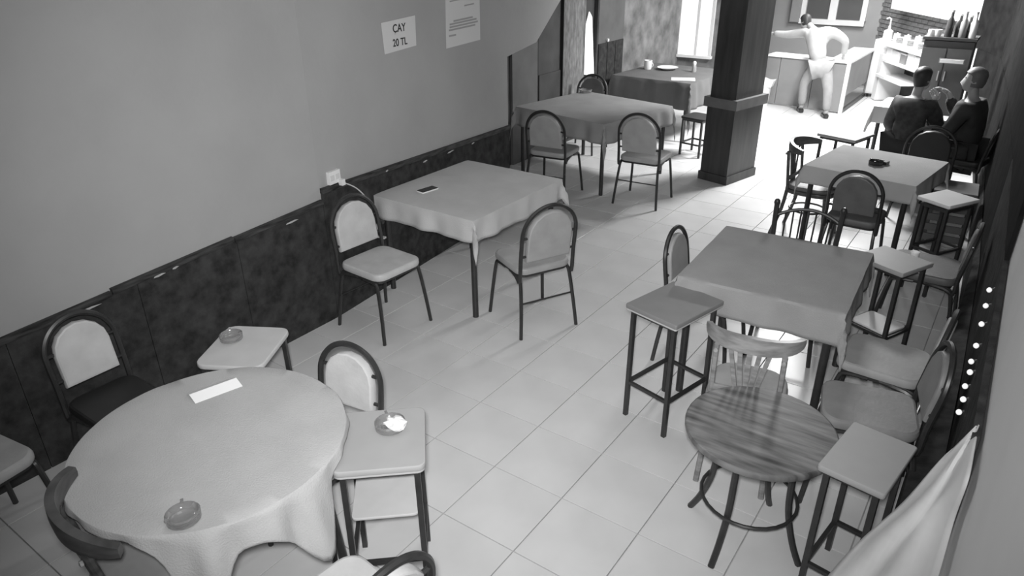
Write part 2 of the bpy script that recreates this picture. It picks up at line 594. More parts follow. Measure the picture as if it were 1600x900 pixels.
for i, p in enumerate(PL):
    y = p[1]
    # wall x at this y
    for a, b in zip(RP[:-1], RP[1:]):
        if a[1] <= y <= b[1]:
            xw = a[0] + (b[0] - a[0]) * (y - a[1]) / (b[1] - a[1])
    R.append([Vector((p[0], y, 0)), Vector((p[0] + .01, y, .30)), Vector((xw - .03, y, .34)), Vector((xw - .03, y, 0))])
m.rings(R)
struct(m.obj('baseboard_right', M['wainscot'], smooth=False), 'deep black plinth along the foot of the wall')

# ---- pillar
pc = [at(1097, 280), at(1142, 292), at(1172, 272)]
ang_p = math.atan2((pc[1] - pc[0]).y, (pc[1] - pc[0]).x)
pw, pdp = (pc[1] - pc[0]).length, (pc[2] - pc[1]).length
pmid = (pc[0] + pc[2]) / 2
pl = struct(thing('pillar', None, None, (pmid.x, pmid.y, 0), ang_p), 'square black pillar with a projecting band at table height')
MB().box((0, 0, H / 2), (pw - .06, pdp - .06, H)).obj('shaft', M['pillar'], pl, smooth=False)
MB().box((0, 0, .045), (pw, pdp, .09)).obj('plinth', M['pillar'], pl, smooth=False)
MB().box((0, 0, .42), (pw - .03, pdp - .03, .74)).obj('lower_cladding', M['pillar'], pl, smooth=False)
MB().box((0, 0, .845), (pw + .03, pdp + .03, .10)).obj('ledge_band', M['pillarband'], pl, smooth=False)

# ================================================================== CHAIRS
def arch(wd, z0, z1, n=10):
    """half outline of an arched back: list of (x, z) going up, over and down"""
    r = wd / 2
    P = [(-r, z0)]
    zc = z1 - r
    if zc > z0 + .02:
        P.append((-r, (z0 + zc) / 2))
    for i in range(n + 1):
        a = PI - PI * i / n
        P.append((r * math.cos(a), zc + r * math.sin(a)))
    if zc > z0 + .02:
        P.append((r, (z0 + zc) / 2))
    P.append((r, z0))
    return P

_cache = {}
def banquet_parts(pad, top, wd, spad=None):
    spad = spad or pad
    key = (pad, top, wd, spad)
    if key in _cache:
        return _cache[key]
    out = []
    hw = wd / 2
    lean = lambda z: -.195 - max(0, z - .45) * .14
    # seat pad
    out.append(('seat', MB().slab(rrect(wd - .01, .40, .07, 5), .435, .485, .016).mesh('seat', M[spad])))
    # seat rim under it
    out.append(('seat_frame', MB().slab(rrect(wd - .04, .36, .05, 4), .415, .436, .003).mesh('seat_frame', M['metal'])))
    # four legs with a bend under the seat
    for sx in (-1, 1):
        for sy, fy in ((1, .215), (-1, -.245)):
            P = [(sx * (hw + .012), fy, 0), (sx * (hw - .004), fy * .90, .20), (sx * (hw - .018), fy * .76, .385), (sx * (hw - .02), fy * .62, .42), (sx * (hw - .022), fy * .15, .425)]
            out.append(('leg', MB().tube(smooth_path(P, 4), .0125, 7).mesh('leg', M['metal'])))
    # arched tube of the back
    A = arch(wd - .015, .40, top)
    P = [Vector((-hw + .03, -.02, .425)), Vector((-hw + .012, -.14, .418))]
    P += [Vector((x, lean(z), z)) for x, z in A]
    P += [Vector((hw - .012, -.14, .418)), Vector((hw - .03, -.02, .425))]
    out.append(('back_frame', MB().tube(smooth_path(P, 3), .0135, 7).mesh('back_frame', M['metal'])))
    # pad of the back
    A2 = arch(wd - .085, .54, top - .035, 8)
    sl = math.atan(.14)
    T = Matrix.Translation((0, lean(.45), .45)) @ Matrix.Rotation(sl, 4, 'X') @ Matrix.Rotation(PI / 2, 4, 'X')
    O = [(x, (z - .45) * 1.01) for x, z in A2]
    out.append(('backrest', MB().slab(O, -.022, .020, .012, T).mesh('backrest', M[pad])))
    for sx in (-1, 1):
        for z in (.58, .71):
            m = MB().tube([(sx * (hw - .052), lean(z), z), (sx * (hw - .008), lean(z), z)], .009, 6)
            out.append(('bracket', m.mesh('bracket', M['metal'])))
    m = MB().tube([(-hw + .0, -.205, .24), (hw - .0, -.205, .24)], .006, 6)
    out.append(('stretcher', m.mesh('stretcher', M['metal'])))
    _cache[key] = out
    return out

def banquet_chair(x, y, d, label, pad='vinyl', top=.88, wd=.41, group='arch-backed padded chairs', sc=1.0, spad=None):
    t = thing('banquet_chair', label, 'chair', (x, y, 0), facing(*d), group)
    if sc != 1.0:
        t.scale = (sc, sc, 1)
    for n, me in banquet_parts(pad, top, wd, spad):
        link(n, me, t)
    return t

def bentwood_chair(x, y, d, label, wood='bentwood', pad='vinylgrey', hand=1.0, wrap=82, yr=.235):
    t = thing('bentwood_chair', label, 'chair', (x, y, 0), facing(*d), 'bentwood chairs')
    W = M[wood]
    t.scale = (hand, hand, 1)
    MB().slab(rrect(.40, .40, .13, 7), .44, .475, .012).obj('seat', M[pad], t)
    MB().slab(rrect(.415, .415, .135, 7), .405, .44, .006).obj('seat_frame', W, t)
    for sx in (-1, 1):
        MB().tube(smooth_path([(sx * .185, .20, 0), (sx * .165, .175, .22), (sx * .15, .155, .41)], 3), [.012, .013, .014, .015, .016, .017, .018], 8).obj('leg', W, t)
        # rear leg runs on as the back post
        MB().tube(smooth_path([(sx * .175, -.255, 0), (sx * .165, -.19, .25), (sx * .165, -.165, .45)], 3), .016, 8).obj('leg', W, t)
        p = MB().tube(smooth_path([(sx * .165, -.165, .43), (sx * .168, -.185, .60), (sx * .165, -.205, .76)], 3), .014, 8).obj('post', W, t)
        MB().lathe([(.002, 0), (.011, .003), (.011, .012), (.002, .015)], 8).obj('bolt', M['steel'], p).matrix_local = Matrix.Translation((sx * .165, -.215, .735)) @ Matrix.Rotation(PI / 2, 4, 'X')
    # yoke: broad band curving round and forward
    R = []
    n = 22
    for i in range(n + 1):
        u = -1 + 2 * i / n
        a = u * math.radians(wrap)
        xx = yr * math.sin(a)
        yy = -.235 + yr * .85 * (1 - math.cos(a))
        hgt = .040 * (1 - .55 * abs(u) ** 2.5)
        zc = .80 - .018 * abs(u)
        nx, ny = math.sin(a), -math.cos(a)
        th = .014
        R.append([Vector((xx + nx * th, yy + ny * th, zc - hgt)), Vector((xx + nx * th * 1.2, yy + ny * th * 1.2, zc)), Vector((xx + nx * th, yy + ny * th, zc + hgt)),
                  Vector((xx - nx * th, yy - ny * th, zc + hgt)), Vector((xx - nx * th * 1.2, yy - ny * th * 1.2, zc)), Vector((xx - nx * th, yy - ny * th, zc - hgt))])
    MB().rings(R).obj('yoke_rail', W, t)
    # fan splat
    for k in range(5):
        u = (k - 2) / 2
        MB().bar((u * .035, -.185, .47), (u * .10, -.228 + .02 * u * u, .775), .026 - .004 * abs(u), .010, (0, 1, 0)).obj('splat', W, t, smooth=False)
    MB().bar((-.16, -.178, .52), (.16, -.178, .52), .014, .035).obj('lower_rail', W, t, smooth=False)
    MB().tube([(.15 * math.cos(2 * PI * i / 20), .15 * math.sin(2 * PI * i / 20) - .02, .24) for i in range(20)], .009, 6, closed=True).obj('ring_stretcher', W, t)
    return t

def spindle_chair(x, y, d, label):
    t = thing('spindle_chair', label, 'chair', (x, y, 0), facing(*d))
    W = M['metal']
    MB().slab(rrect(.40, .39, .08, 5), .43, .465, .012).obj('seat', M['blackwood'], t)
    for sx in (-1, 1):
        MB().tube([(sx * .19, .20, 0), (sx * .155, .15, .44)], .013, 8).obj('leg', W, t)
        MB().tube([(sx * .19, -.23, 0), (sx * .155, -.15, .44)], .013, 8).obj('leg', W, t)
        p = MB().tube([(sx * .18, -.165, .44), (sx * .195, -.22, .875)], .016, 8).obj('post', W, t)
        MB().lathe([(.015, 0), (.02, .01), (.017, .03), (.006, .04)], 8, (sx * .195, -.22, .87)).obj('finial', W, p)
    n = 7
    top = lambda u: .80 + .055 * (1 - u * u)
    MB().tube([(u * .19, -.215 - .03 * (1 - u * u), top(u)) for u in [(-1 + 2 * i / 12) for i in range(13)]], .011, 8).obj('top_rail', W, t)
    for k in range(n):
        u = -1 + 2 * (k + 1) / (n + 1)
        MB().tube([(u * .16, -.165, .45), (u * .18, -.212 - .03 * (1 - u * u), top(u))], .0058, 6).obj('spindle', W, t)
    MB().tube([(-.175, .0, .2), (.175, .0, .2)], .008, 6).obj('stretcher', W, t)
    return t

# ================================================================== STOOLS
def stool(corners, z, label, top='board', shelf=None, rung=.22, th=.026, leg=.022, rounded=.03, group='square-topped bar stools', edge=None, inset=.03, dip=0.0):
    """corners: four measured corners of the top (any order round)"""
    c = sum((Vector(p) for p in corners), Vector()) / 4
    e1 = (Vector(corners[1]) - Vector(corners[0]) + Vector(corners[2]) - Vector(corners[3])) / 2
    e2 = (Vector(corners[3]) - Vector(corners[0]) + Vector(corners[2]) - Vector(corners[1])) / 2
    a = math.atan2(e1.y, e1.x)
    wx, wy = e1.length, e2.length
    t = thing('bar_stool', label, 'stool', (c.x, c.y, 0), a, group)
    s = MB().slab(rrect(wx, wy, rounded, 4), z - th, z, .006)
    if dip:
        s.v = [(v[0], v[1], v[2] + dip * ((2 * v[0] / wx) ** 2)) for v in s.v]
    so = s.obj('seat', M[top], t)
    if edge:
        MB().slab(rrect(wx - .004, wy - .004, rounded, 4), z - th - .008, z - th + .004, .002).obj('seat_edging', M[edge], so)
    hx, hy = wx / 2 - inset, wy / 2 - inset
    zt = z - th - (.008 if edge else 0)
    for sx in (-1, 1):
        for sy in (-1, 1):
            MB().bar((sx * hx, sy * hy, 0), (sx * hx * .97, sy * hy * .97, zt), leg, leg, (0, 1, 0)).obj('leg', M['metal'], t, smooth=False)
    for sx in (-1, 1):
        MB().bar((sx * hx, -hy, rung), (sx * hx, hy, rung), leg * .8, leg * .8).obj('rung', M['metal'], t, smooth=False)
        MB().bar((sx * hx * .97, -hy, zt - .012), (sx * hx * .97, hy, zt - .012), leg * .8, leg).obj('apron', M['metal'], t, smooth=False)
        MB().bar((-hx, sx * hy, rung), (hx, sx * hy, rung), leg * .8, leg * .8).obj('rung', M['metal'], t, smooth=False)
        MB().bar((-hx, sx * hy * .97, zt - .012), (hx, sx * hy * .97, zt - .012), leg * .8, leg).obj('apron', M['metal'], t, smooth=False)
    if shelf:
        zs, m = shelf
        MB().slab(rrect(2 * hx - leg, 2 * hy - leg, .02, 3), zs - .012, zs, .003).obj('shelf', M[m], t)
    return t

# ================================================================== TABLES AND CLOTHS
def rect_from(corners):
    c = sum((Vector(p) for p in corners), Vector()) / 4
    e1 = (Vector(corners[1]) - Vector(corners[0]) + Vector(corners[2]) - Vector(corners[3])) / 2
    e2 = (Vector(corners[3]) - Vector(corners[0]) + Vector(corners[2]) - Vector(corners[1])) / 2
    a1, a2 = math.atan2(e1.y, e1.x), math.atan2(-e2.x, e2.y)
    return c, (a1 + a2) / 2, e1.length, e2.length

def square_table(corners, z, tlabel, clabel, over, cm='cloth', legr=.021, seed=1, lift=None, cgroup='tablecloths', shift=(0, 0), turn=0.0, leginset=.05, fold=.012, flare=.10, ell=None):
    c, a, wx, wy = rect_from(corners)
    t = thing('dining_table', tlabel, 'table', (c.x, c.y, 0), a, 'tables under cloths')
    MB().slab(rrect(wx, wy, .03, 4), z - .03, z - .004, .005).obj('tabletop', M['boarddark'], t)
    hx, hy = wx / 2 - leginset, wy / 2 - leginset
    for sx in (-1, 1):
        for sy in (-1, 1):
            MB().tube([(sx * hx, sy * hy, 0), (sx * hx, sy * hy, z - .03)], legr, 10).obj('leg', M['metal'], t)
        MB().bar((-hx, sx * hy, z - .06), (hx, sx * hy, z - .06), .02, .05).obj('apron', M['metal'], t, smooth=False)
        MB().bar((sx * hx, -hy, z - .06), (sx * hx, hy, z - .06), .02, .05).obj('apron', M['metal'], t, smooth=False)
    # cloth
    n = 56
    m = MB()
    rnd = random.Random(seed)
    ph = [rnd.uniform(0, 6.28) for _ in range(8)]
    X, Y = wx / 2 + .004, wy / 2 + .004
    ox, oy = (over, over) if not isinstance(over, tuple) else over
    rot = Matrix.Rotation(turn, 2)
    for j in range(n + 1):
        for i in range(n + 1):
            u = (-1 + 2 * i / n) * (X + ox)
            v = (-1 + 2 * j / n) * (Y + oy)
            q = rot @ Vector((u, v))
            u, v = q.x + shift[0], q.y + shift[1]
            dx = max(abs(u) - X, 0)
            dy = max(abs(v) - Y, 0)
            sx, sy = (1 if u > 0 else -1), (1 if v > 0 else -1)
            h = math.hypot(dx, dy)
            px, py = max(-X, min(X, u)), max(-Y, min(Y, v))
            zz_ = z + .002 + .0015 * noise.noise(Vector((u * 5, v * 5, seed)))
            if h > 0:
                nx, ny = (dx * sx / h, dy * sy / h)
                al = u if dy > dx else v
                wob = fold * min(1, h / .08) * (math.sin(al * 19 + ph[0]) + .6 * math.sin(al * 33 + ph[1]))
                out = .006 + flare * h + wob
                if dx > 0 and dy > 0:
                    out += .03 * min(1, 2 * min(dx, dy) / (h + 1e-6)) * min(1, h / .1)
                px += nx * out
                py += ny * out
                zz_ = z + .002 - h * .985 * (1 + .38 * min(dx, dy) / max(dx, dy, 1e-6))
                # soften the edge
                if h < .02:
                    zz_ = z + .002 - h * h / .04
            m.v.append((px, py, zz_))
    for j in range(n):
        for i in range(n):
            k = j * (n + 1) + i
            m.f.append((k, k + 1, k + n + 2, k + n + 1))
    o = m.obj('tablecloth', M[cm])
    o.location = (c.x, c.y, 0)
    o.rotation_euler = (0, 0, a)
    s = o.modifiers.new('thickness', 'SOLIDIFY')
    s.thickness = .003
    s.offset = 1
    tag(o, clabel, 'tablecloth', cgroup)
    return t, o

# ---- round table under a cloth, lower left
AC, AR, AZ = Vector((-.165, -1.085, 0)), .475, .75
t = thing('dining_table', 'large round table under a pale cloth, nearest the camera', 'table', AC, 0, 'tables under cloths')
MB().slab(circle(AR, 40), AZ - .03, AZ - .004, .005).obj('tabletop', M['boarddark'], t)
for k in range(4):
    a = math.radians(38) + k * PI / 2
    MB().tube([(.42 * math.cos(a), .42 * math.sin(a), 0), (.36 * math.cos(a), .36 * math.sin(a), AZ - .03)], .019, 10).obj('leg', M['metal'], t)
m = MB()
NA, NR, NH = 144, 8, 12
R_ = AR + .004
m.v.append((0, 0, AZ + .003))
for j in range(1, NR + NH + 1):
    for k in range(NA):
        th = 2 * PI * k / NA
        # how far the crookedly laid cloth reaches past the edge in this direction
        dg = lambda c0, w0: math.exp(-(((math.degrees(th) - c0 + 180) % 360 - 180) / w0) ** 2)
        reach = R_ + .030 + .30 * dg(-41, 10) + .27 * dg(3, 11) + .07 * dg(-18, 16) + .22 * dg(95, 18) + .2 * dg(150, 16)
        if j <= NR:
            r = R_ * j / NR
            m.v.append((r * math.cos(th), r * math.sin(th), AZ + .003 + .002 * noise.noise(Vector((r * math.cos(th) * 4, r * math.sin(th) * 4, 3)))))
        else:
            h = max(.02, reach - R_) * (j - NR) / NH
            f = .014 * min(1, h / .1) * (math.sin(th * 17) + .5 * math.sin(th * 29 + 1))
            ro = R_ + .005 + .22 * h + f
            z = AZ + .003 - (h * .95 if h > .03 else h * h / .06 + h * .3)
            m.v.append((ro * math.cos(th), ro * math.sin(th), z))
for k in range(NA):
    m.f.append((0, 1 + k, 1 + (k + 1) % NA))
for j in range(NR + NH - 1):
    for k in range(NA):
        a_, b_ = 1 + j * NA, 1 + (j + 1) * NA
        m.f.append((a_ + k, b_ + k, b_ + (k + 1) % NA, a_ + (k + 1) % NA))
o = m.obj('tablecloth', M['clothnear'])
o.location = AC
s = o.modifiers.new('thickness', 'SOLIDIFY')
s.thickness = .003
s.offset = 1
tag(o, 'pale grey cloth with pointed hanging corners on the large round table', 'tablecloth', 'tablecloths')

# ---- table along the left wall
square_table([(-1.605, 1.25, 0), (-.755, 1.25, 0), (-.73, 2.26, 0), (-1.69, 2.36, 0)], .75,
             'black-legged square table against the left wall beside the socket', 'pale grey cloth with a long front corner on the table by the left wall', .155, 'cloth', seed=4, fold=.010)
# ---- far left table
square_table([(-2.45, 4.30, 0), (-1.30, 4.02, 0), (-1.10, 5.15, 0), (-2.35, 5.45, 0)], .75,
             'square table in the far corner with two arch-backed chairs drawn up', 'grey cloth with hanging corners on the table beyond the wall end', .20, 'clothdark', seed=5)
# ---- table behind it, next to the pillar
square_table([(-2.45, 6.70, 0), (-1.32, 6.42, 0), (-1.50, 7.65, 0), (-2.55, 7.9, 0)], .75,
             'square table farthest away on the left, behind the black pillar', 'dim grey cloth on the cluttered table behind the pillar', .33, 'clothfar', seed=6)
# ---- table right of the middle
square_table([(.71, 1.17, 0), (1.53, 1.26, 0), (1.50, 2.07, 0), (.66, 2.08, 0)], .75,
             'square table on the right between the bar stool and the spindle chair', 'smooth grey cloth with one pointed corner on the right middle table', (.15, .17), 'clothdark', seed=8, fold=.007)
# ---- far right table
square_table([(.79, 3.76, 0), (1.56, 3.52, 0), (1.54, 4.32, 0), (.77, 4.58, 0)], .75,
             'square table on the far right in front of the seated people', 'smooth pale cloth on the far right table with the dark ashtray', .14, 'clothnear', seed=9, fold=.006)
# ---- small table beyond
square_table([(.78, 6.38, 0), (1.12, 6.30, 0), (1.10, 6.86, 0), (.74, 6.94, 0)], .75,
             'small narrow table beside the person in the dark checked shirt', 'bright cloth on the small table beside the kitchen counter', .17, 'cloth', seed=10, fold=.006)

# ---- low round wooden table
JC, JR, JZ = Vector((1.437, .345, 0)), .303, .592
t = thing('round_wooden_table', 'round dark streaked wooden table on bent legs, lower right', 'table', JC)
MB().slab(circle(JR, 44), JZ - .03, JZ, .008).obj('tabletop', M['wood'], t)
for a in (-100, -8, 172, 80):
    a = math.radians(a)
    d = Vector((math.cos(a), math.sin(a), 0))
    P = [d * .26, d * .215 + Vector((0, 0, .10)), d * .175 + Vector((0, 0, .25)), d * .165 + Vector((0, 0, .42)), d * .16 + Vector((0, 0, .57))]
    MB().tube(smooth_path(P, 4), .0145, 8).obj('leg', M['metal'], t)
MB().tube([(.20 * math.cos(2 * PI * i / 28), .20 * math.sin(2 * PI * i / 28), .23) for i in range(28)], .008, 7, closed=True).obj('ring_stretcher', M['metal'], t)
MB().tube([(.15 * math.cos(2 * PI * i / 24), .15 * math.sin(2 * PI * i / 24), .555) for i in range(24)], .010, 7, closed=True).obj('ring_stretcher', M['metal'], t)

# ================================================================== PLACING CHAIRS AND STOOLS
banquet_chair(-1.255, .87, (1, -.06), 'pale padded chair with black legs beside the wall socket, facing the room', 'vinyl')
banquet_chair(-.47, 1.51, (-.89, .45), 'arch-backed chair seen from behind at the table by the left wall', 'vinylgrey', top=.915)
banquet_chair(-1.78, 3.91, (-.12, 1), 'left of the two arch-backed chairs at the table beyond the wall end', 'vinylgrey', top=.90, wd=.43)
banquet_chair(-.91, 4.22, (-.08, 1), 'right of the two arch-backed chairs at the table beyond the wall end', 'vinylgrey', top=.92, wd=.43)
banquet_chair(-2.38, 5.55, (.1, -1), 'chair whose dark arched top shows behind the far left table', 'vinyldark')
banquet_chair(-1.125, -.985, (1, .0), 'pale padded chair backed against the black wainscot, lower left', 'vinyl', top=.86, wd=.335, spad='vinylblack')
banquet_chair(-.105, -.655, (.15, -1), 'pale arch-backed chair between the round cloth table and the stool with tissue', 'vinyl', top=.83, wd=.345)
banquet_chair(-1.21, -1.60, (1, .15), 'grey padded chair cut off by the left edge of the picture', 'vinylgrey')
banquet_chair(.62, -1.19, (-1, .12), 'chair whose black arch peeks in at the bottom edge', 'vinyl', top=.85, wd=.36)
banquet_chair(.72, 1.66, (1, .02), 'chair seen edge-on at the left side of the right middle table', 'vinylgrey', top=.83, wd=.36)
banquet_chair(1.17, 3.58, (.02, 1), 'dark arch-backed chair drawn up to the far right table', 'vinyldark', top=.87, wd=.38)
banquet_chair(1.74, 1.43, (-1, .04), 'padded chair by the right wall next to the middle table', 'vinylgrey', top=.80, wd=.38)
banquet_chair(1.76, .93, (-1, -.22), 'padded chair by the right wall behind the square stool', 'vinyldim', top=.84, wd=.36)
banquet_chair(1.74, 2.80, (-1, .0), 'dark padded chair by the right wall with a white cup on its seat', 'vinyldark', top=.80)
banquet_chair(1.42, 5.30, (-.06, 1), 'black chair with an arched back in front of the seated people', 'vinylblack', top=.88)

bentwood_chair(1.245, .81, (-.18, 1), 'brown bentwood chair with a broad curved yoke behind the round wooden table', 'bentwood', 'vinylgrey', .88)
bentwood_chair(.70, 4.17, (1, -.08), 'dark bentwood chair at the left end of the far right table', 'bentdark', 'vinyldark')
bentwood_chair(-.10, -1.405, (.20, 1), 'dark wooden chair with curved yoke at the near side of the round cloth table', 'bentdark', 'vinylgrey', 1.0, 55, .30)
spindle_chair(1.10, 2.10, (.12, -1), 'black chair with a row of thin spindles behind the right middle table')

V3 = lambda *p: [Vector((a, b, 0)) for a, b in p]
stool([at(1050, 435, .70), at(1125, 470, .70), at(1065, 510, .70), at(980, 478, .70)], .70, 'tall stool with a brown square top on black legs, centre of the floor', 'boarddark', edge='boardedge', rounded=.01)
stool([at(350, 508, .62), at(447, 512, .62), at(415, 575, .62), at(310, 570, .62)], .62, 'stool with a pale top and glass ashtray behind the round cloth table', 'board', rounded=.05)
stool([at(520, 645, .70), at(655, 637, .70), at(675, 725, .70), at(530, 740, .70)], .70, 'stool with a pale top, ashtray and white tissue, right of the round cloth table', 'boardpale', shelf=(.44, 'board'), rounded=.03, edge='boardedge')
stool([at(1345, 658, .655), at(1425, 698, .655), at(1395, 775, .655), at(1265, 725, .655)], .655, 'low square stool beside the round wooden table', 'boardmid', rounded=.012, rung=.16)
stool([at(1345, 395, .70), at(1392, 382, .70), at(1450, 412, .70), at(1400, 432, .70)], .70, 'narrow stool with a grey square top and white shelf at the right middle table', 'boardmid', shelf=(.28, 'whitepaint'), rounded=.008, rung=.26)
stool([at(1465, 295, .70), at(1513, 312, .70), at(1503, 330, .70), at(1447, 314, .70)], .70, 'tall stool with a white dished top by the right wall', 'whitepaint', rounded=.008, rung=.34, dip=.02)
stool([at(1297, 197, .70), at(1358, 207, .70), at(1347, 222, .70), at(1288, 209, .70)], .70, 'pale-topped stool standing on the bright floor behind the far right table', 'boardmid', rounded=.01, rung=.2)
st = stool([Vector((-1.30, 5.98, 0)), Vector((-.98, 5.92, 0)), Vector((-.94, 6.24, 0)), Vector((-1.26, 6.3, 0))], .47, 'low black stool in the shade between the far left tables and the pillar', 'vinylblack', rounded=.05, rung=.15)

# ================================================================== ON THE LEFT WALL
wdir = Vector((LD[0] - LC[0], LD[1] - LC[1], 0)).normalized()
def wall_text(txt, px, py, size, parent):
    c = bpy.data.curves.new('lettering', 'FONT')
    c.body = txt
    c.size = size
    c.align_x = 'CENTER'
    c.align_y = 'CENTER'
    c.extrude = .0004
    c.offset = .0012
    c.materials.append(M['ink'])
    tmp = link('lettering_tmp', c)
    bpy.context.view_layer.update()
    me = bpy.data.meshes.new_from_object(tmp.evaluated_get(bpy.context.evaluated_depsgraph_get()))
    bpy.data.objects.remove(tmp)
    o = link('lettering', me, parent)
    p = on(px, py, LC, LD) + ln * .004
    R = Matrix((wdir, Vector((0, 0, 1)), ln)).transposed()
    o.matrix_local = Matrix.Translation(p) @ R.to_4x4()
    return o
def wall_paper(name, pxs, label, cat):
    t = thing(name, label, cat, (0, 0, 0))
    MB().plate([on(x, y, LC, LD) + ln * .001 for x, y in pxs], ln, .002).obj('sheet', M['paper'], t, smooth=False)
    return t
t = wall_paper('price_sign', [(595, 36), (648, 24), (650, 71), (601, 85)], 'small white paper sign with black lettering, left of the two papers on the wall', 'sign')
wall_text('\u00c7AY', 623, 44, .075, t)
wall_text('20 TL', 624.5, 66, .07, t)
t = wall_paper('notice', [(695, -40), (748, -50), (750, 62), (697, 76)], 'tall white printed notice cut off by the top edge, on the left wall', 'notice')
ps = []
for row, (x0, x1, y) in enumerate([(702, 744, -22), (702, 744, -12), (702, 744, -2), (725, 740, 9.5), (708, 738, 30), (702, 744, 34), (702, 746, 38.5), (701, 742, 43), (701, 712, 52)]):
    A_, B_ = on(x0, y + (722 - x0) * .22 + 0, LC, LD) + ln * .0034, on(x1, y + (722 - x1) * .22, LC, LD) + ln * .0034
    MB().bar(A_, B_, .001, .013 if row > 3 else .010).obj('printed_line', M['inkgrey'], t, smooth=False)

# socket with charger cable
t = thing('power_socket', 'white double socket on the grey wall with a cable plugged in', 'socket', (0, 0, 0))
p = on(519, 276, LC, LD)
R3 = Matrix((wdir, Vector((0, 0, 1)), ln)).transposed()
MB().box(p + ln * .012, (.105, .085, .024), R3).obj('plate', M['white'], t, smooth=False)
for s in (-1, 1):
    MB().box(p + wdir * .025 * s + ln * .0255, (.036, .036, .004), R3).obj('outlet', M['paper'], t, smooth=False)
cb = [on(527, 283, LC, LD) + ln * .04, on(545, 292, LC, LD) + ln * .07, on(560, 312, LC, LD) + ln * .10, on(569, 333, LC, LD) + ln * .13, on(567, 345, LC, LD) + ln * .13, on(568, 353, LC, LD) + ln * .13, on(576, 362, LC, LD) + ln * .12]
t = thing('charger_cable', 'thin pale cable hanging from the socket beside the wall table', 'cable', (0, 0, 0))
MB().tube(smooth_path(cb, 5), .0045, 6).obj('cord', M['wire'], t)
MB().box(cb[0] - ln * .0 , (.03, .04, .035), R3).obj('plug', M['white'], t, smooth=False)
MB().box(cb[-1] + Vector((0, 0, -.02)), (.025, .012, .06), R3).obj('connector', M['wire'], t, smooth=False)
MB().box(on(573, 342, LC, LD) + ln * .10, (.03, .025, .10), R3).obj('adapter', M['phone'], t, smooth=False)

# ================================================================== SMALL THINGS ON THE TABLES
def ashtray(x, y, z, label, r=.052, m='glass'):
    t = thing('ashtray', label, 'ashtray', (x, y, z), 0, 'ashtrays')
    MB().lathe([(r * .80, 0), (r * .98, .006), (r, .030), (r * .90, .034), (r * .80, .020), (r * .55, .008), (r * .02, .007)], 20).obj('bowl', M[m], t)
    for k in range(3):
        a = k * 2 * PI / 3 + .5
        MB().box((r * .93 * math.cos(a), r * .93 * math.sin(a), .036), (.016, .010, .006), Matrix.Rotation(a, 3, 'Z')).obj('rest', M[m], t, smooth=False)
    return t
def pos(px, py, z):
    q = at(px, py, z)
    return q.x, q.y
ashtray(*pos(288, 812, .755), .7545, 'glass ashtray at the near edge of the large round cloth table', .054)
ashtray(*pos(362, 530, .622), .621, 'glass ashtray on the pale stool behind the round cloth table', .056)
ashtray(*pos(610, 668, .702), .701, 'glass ashtray holding a white tissue on the stool', .060)
ashtray(*pos(915, 144, .756), .754, 'glass ashtray on the cloth of the far left table', .075)
ashtray(*pos(1368, 257, .756), .754, 'dark ashtray on the far right table', .055, 'phone')
# crumpled tissue
m = MB()
R = []
for i in range(7):
    a = PI * i / 6
    R.append([Vector((.046 * math.sin(a) * math.cos(2 * PI * j / 12), .036 * math.sin(a) * math.sin(2 * PI * j / 12), -.020 * math.cos(a))) for j in range(12)])
m.rings(R)
m.v = [tuple(Vector(v) * (1 + .55 * noise.noise(Vector(v) * 55))) for v in m.v]
o = m.obj('tissue', M['white'], smooth=False)
q = at(617, 662, .735)
o.location = (q.x, q.y, .738)
tag(o, 'crumpled white tissue lying in the glass ashtray on the stool', 'tissue')
# cigarette pack beside the dark ashtray
q = at(1379, 254, .765)
o = MB().box((0, 0, 0), (.085, .055, .024)).obj('cigarette_pack', M['phone'], smooth=False)
o.location = (q.x, q.y, .769)
o.rotation_euler = (0, 0, -.3)
tag(o, 'small dark pack beside the ashtray on the far right table', 'pack')
# phone
A_, B_ = at(652, 302, .757), at(684, 292, .757)
t = thing('phone', 'dark phone lying on the table by the left wall', 'phone', ((A_.x + B_.x) / 2, (A_.y + B_.y) / 2, .7545), math.atan2((B_ - A_).y, (B_ - A_).x))
MB().slab(rrect(.155, .078, .01, 3), 0, .009, .002).obj('case', M['white'], t)
MB().slab(rrect(.150, .072, .008, 3), .009, .0105, .0005).obj('screen', M['phone'], t)
# folded white leaflet
A_, B_ = at(304, 618, .76), at(362, 597, .76)
t = thing('leaflet', 'folded white leaflet lying on the large round cloth table', 'leaflet', ((A_.x + B_.x) / 2, (A_.y + B_.y) / 2, .756), math.atan2((B_ - A_).y, (B_ - A_).x))
MB().plate([(-.095, -.005, .018), (.095, -.005, .018), (.10, -.055, .001), (-.09, -.055, .001)], (0, 0, 1), .002).obj('page', M['white'], t, smooth=False)
MB().plate([(-.095, -.005, .018), (.09, -.005, .018), (.085, .03, .004), (-.10, .03, .004)], (0, 0, 1), .002).obj('page', M['paper'], t, smooth=False)

